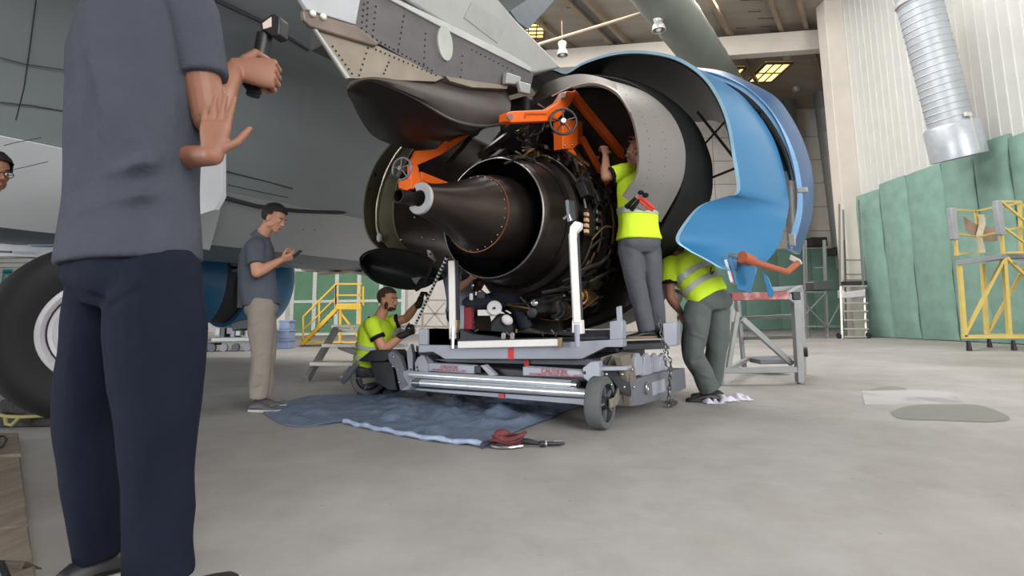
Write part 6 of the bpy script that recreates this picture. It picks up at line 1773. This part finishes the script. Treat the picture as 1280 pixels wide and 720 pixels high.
# notice on the white cladding at the far left
po_ = thing('wall_notice', 'small teal notice on the white slatted wall above the tyre', 'notice', P(9, 357, FAR - .2))
c = P(9, 345, FAR - .16)
put('sheet', MB().box(c, (.52, .02, .72)), mat('teal print', (54, 150, 158), .6, var=.1, scale=12), po_)
put('printed_band', MB().box(c + Vector((0, -.012, .2)), (.4, .01, .12)), mat('dark teal print', (28, 88, 112), .6), po_)
put('printed_picture', MB().ell(c + Vector((0, -.014, -.04)), (.13, .006, .1)), mat('pink print', (196, 150, 150), .6), po_)

# tarpaulin on the floor
tarp_m = mat('slate blue tarp', (100, 115, 138), .55, var=.2, scale=9, bump=.5, bscale=22)


def cloth(name, label, front, back, nx, ny, amp, zb, seed):
    fr_ = resample([G(*p) for p in front], nx); bk = resample([G(*p) for p in back], nx); rows = []
    for j in range(ny):
        t = j / (ny - 1); row = []
        for i in range(nx):
            p = fr_[i].lerp(bk[i], t)
            n1 = noise.noise(Vector((p.x * 5, p.y * 5, seed))); n2 = noise.noise(Vector((p.x * 14, p.y * 11, seed + 3)))
            ed = min(1, min(t, 1 - t, i / (nx - 1), 1 - i / (nx - 1)) * 8)
            z = zb + amp * (max(0, n1 + .1) * 1.3 + .5 * abs(n2)) * (.2 + .8 * ed)
            row.append(Vector((p.x, p.y, z)))
        rows.append(row)
    o = put(name, MB().grid(rows), tarp_m, solid=.005, ang=180); return tag(o, label, 'tarpaulin'), rows


cloth('floor_tarpaulin', 'flat corner of slate blue tarpaulin by the shoes of the man with the phone', [(322, 512), (361, 533), (430, 528), (510, 517)], [(345, 509), (368, 500), (400, 495), (500, 492)], 60, 34, .03, .006, 1)
o, rows = cloth('floor_tarpaulin', 'crumpled slate blue tarpaulin with a rolled front edge under the dolly', [(436, 529), (500, 542), (560, 554), (603, 555), (650, 540), (712, 514)], [(474, 496), (510, 489), (560, 490), (620, 494), (690, 498), (738, 503)], 90, 50, .05, .014, 5)
rl = MB(); e = resample([G(430, 530, .0), G(480, 541, 0), G(540, 552, 0), G(602, 558.5, 0)], 40)
for i, p in enumerate(e): p.z = .020 + .005 * math.sin(i * .9)
rl.tube(e, [.016 + .003 * math.sin(i * 1.7) for i in range(40)], 10)
put('rolled_edge', rl, mat('tarp pale edge', (150, 164, 190), .45, var=.2, scale=12, bump=.4, bscale=30), o)
pp = MB().tube([G(603, 557, .02), G(610, 554, .02), G(618, 549, .02)], [.016, .016, .006], 10); put('fold_end', pp, mat('tarp dark fold', (44, 50, 62), .7), o)
# ratchet strap, pin, rags
rs = thing('ratchet_strap', 'red webbing ratchet strap bundle on the floor beside the tarp edge', 'strap', G(635, 560))
c = G(632, 558)
for k in range(3):
    put('webbing_loop', MB().tube([c + Vector((.085 * math.cos(t) + .015 * k, .05 * math.sin(t), .03 + .018 * k + .014 * math.sin(2 * t + k))) for t in np.linspace(0, 2 * PI, 21)], .016, 6, flat=.55), mat('maroon webbing', (104, 48, 52), .75, var=.3, scale=25), rs)
put('webbing_fold', MB().ell(c + Vector((-.02, 0, .075)), (.05, .035, .025)), MATS['maroon webbing'], rs)
put('steel_ring', MB().tube([c + Vector((-.09 + .0, -.03, .012)), c + Vector((-.05, -.07, .012)), c + Vector((.03, -.08, .012)), c + Vector((.1, -.05, .014))], .009, 8), rimm, rs)
put('buckle', MB().tube([c + Vector((.08, .0, .03)), c + Vector((.14, -.01, .028)), c + Vector((.2, -.02, .02))], [.018, .018, .01], 10), ddark, rs)
pn = thing('steel_pin', 'short steel quick-release pin lying alone on the concrete', 'pin', G(684, 559))
c = G(675, 559) + ZZ * .018; d_ = Vector((.98, .06, 0))
put('pin_head', MB().cyl(c, c + d_ * .03, .018, 14), ddark, pn); put('collar', MB().cyl(c + d_ * .03, c + d_ * .04, .02, 14), rimm, pn); put('shank', MB().tube([c + d_ * .04, c + d_ * .12, c + d_ * .15], [.013, .013, .005], 12), ddark, pn); put('lever', MB().bar(c + d_ * .08 + ZZ * .016, c + d_ * .13 + ZZ * .016, .012, .01), rimm, pn)
ragm = mat('white rag', (208, 206, 222), .8, var=.04)
for i, (x, y, w_, lab_) in enumerate(((890, 501, .085, 'crumpled white rag touching the heel of the black work shoe'), (908, 498.5, .08, 'crumpled white rag lying in the middle of the three rags'), (926, 497, .075, 'crumpled white rag farthest right, away from the shoe'))):
    c = G(x, y + 2); rows = []
    for j in range(14):
        row = []
        for k in range(18):
            u_ = (k / 17 - .5) * 2 * w_; v_ = (j / 13 - .5) * .2
            z = .006 + .085 * max(0, .25 + noise.noise(Vector((u_ * 16, v_ * 16, i * 5 + .3)))) * (1 - (abs(k / 17 - .5) * 2) ** 3) * (1 - (abs(j / 13 - .5) * 2) ** 3)
            row.append(c + Vector((u_ + .015 * noise.noise(Vector((v_ * 20, i, 0))), v_ + .03 * noise.noise(Vector((u_ * 20, i, 4))), z)))
        rows.append(row)
    tag(put('cleaning_rag', MB().grid(rows), ragm, solid=.004, ang=180), lab_, 'rag', 'white rags on the floor')

# timber beam at the near left with cable on it
wood = mat('weathered timber', (112, 102, 90), .85, var=.25, scale=4, stretch=(6, .8, 2), bump=.3)
tw = thing('timber_skid', 'weathered timber skid of boards at the near left corner of the floor', 'timber', G(10, 640))
def gp(x, y, z): return G(x, y, z)
rt = [(23, 541), (28, 590), (36, 650), (46, 730)]
zt = .06
def plank(name, pts, h):
    pl_ = [gp(x, y, h) for x, y in pts]; put(name, MB().prism(pl_, (0, 0, -h + .003)), wood, tw, bevel=.006)
plank('end_block', [(-40, 541), (23, 541), (27, 567), (-40, 570)], .07)
plank('board', [(-40, 569), (25, 566), (36, 655), (-40, 665)], .055)
plank('board', [(-40, 668), (36, 657), (52, 760), (-40, 770)], .052)
splm = mat('split timber', (72, 62, 54), .9)
put('splinter', MB().tube([gp(0, 704, .06), gp(30, 706, .066), (gp(52, 711, .03))], [.008, .009, .002], 6), splm, tw)
cb = put('cable', MB().tube(resample([gp(-20, 556, .09), gp(-2, 560, .10), gp(8, 550, .10), gp(2, 545, .095), gp(-8, 552, .10), gp(4, 558, .11), gp(-20, 566, .09)], 40), .006, 6), ddark); tag(cb, 'dark cable loop lying on the timber skid end', 'cable')
bg_ = thing('black_bag', 'black bag corner poking in at the bottom left photo corner', 'bag', G(-10, 740))
put('bag_body', MB().ell(gp(-80, 800, .08), (.15, .12, .11)), mat('bag black', (18, 18, 20), .6), bg_)
put('bag_strap', MB().tube([gp(-40, 705, .10), gp(0, 706, .10), gp(14, 740, .08)], .012, 8), mat('bag black', (0, 0, 0)), bg_)
# pale rack frame seen between the kneeling worker and the white post
rk = thing('pipe_rack', 'pale tubular rack far behind the dolly, seen above the left end of the cradle', 'rack', G(545, 430))
rkm = mat('rack beige', (168, 162, 150), .6)
for (x0, y0, x1, y1) in ((528, 372, 528, 424), (560, 374, 560, 424), (600, 376, 600, 424)):
    b_ = P(x1, y1, 12.0); put('post', MB().bar(P(x0, y0, 12.0), Vector((b_.x, 12.0, .003)), .05, .05), rkm, rk)
for y in (375, 392, 408): put('rail', MB().bar(P(526, y, 12.0), P(602, y + 1, 12.0), .04, .04), rkm, rk)
for (x0, y0, x1, y1) in ((530, 376, 556, 408), (530, 408, 556, 378)): put('brace', MB().bar(P(x0, y0, 11.97), P(x1, y1, 11.97), .03, .03), rkm, rk)
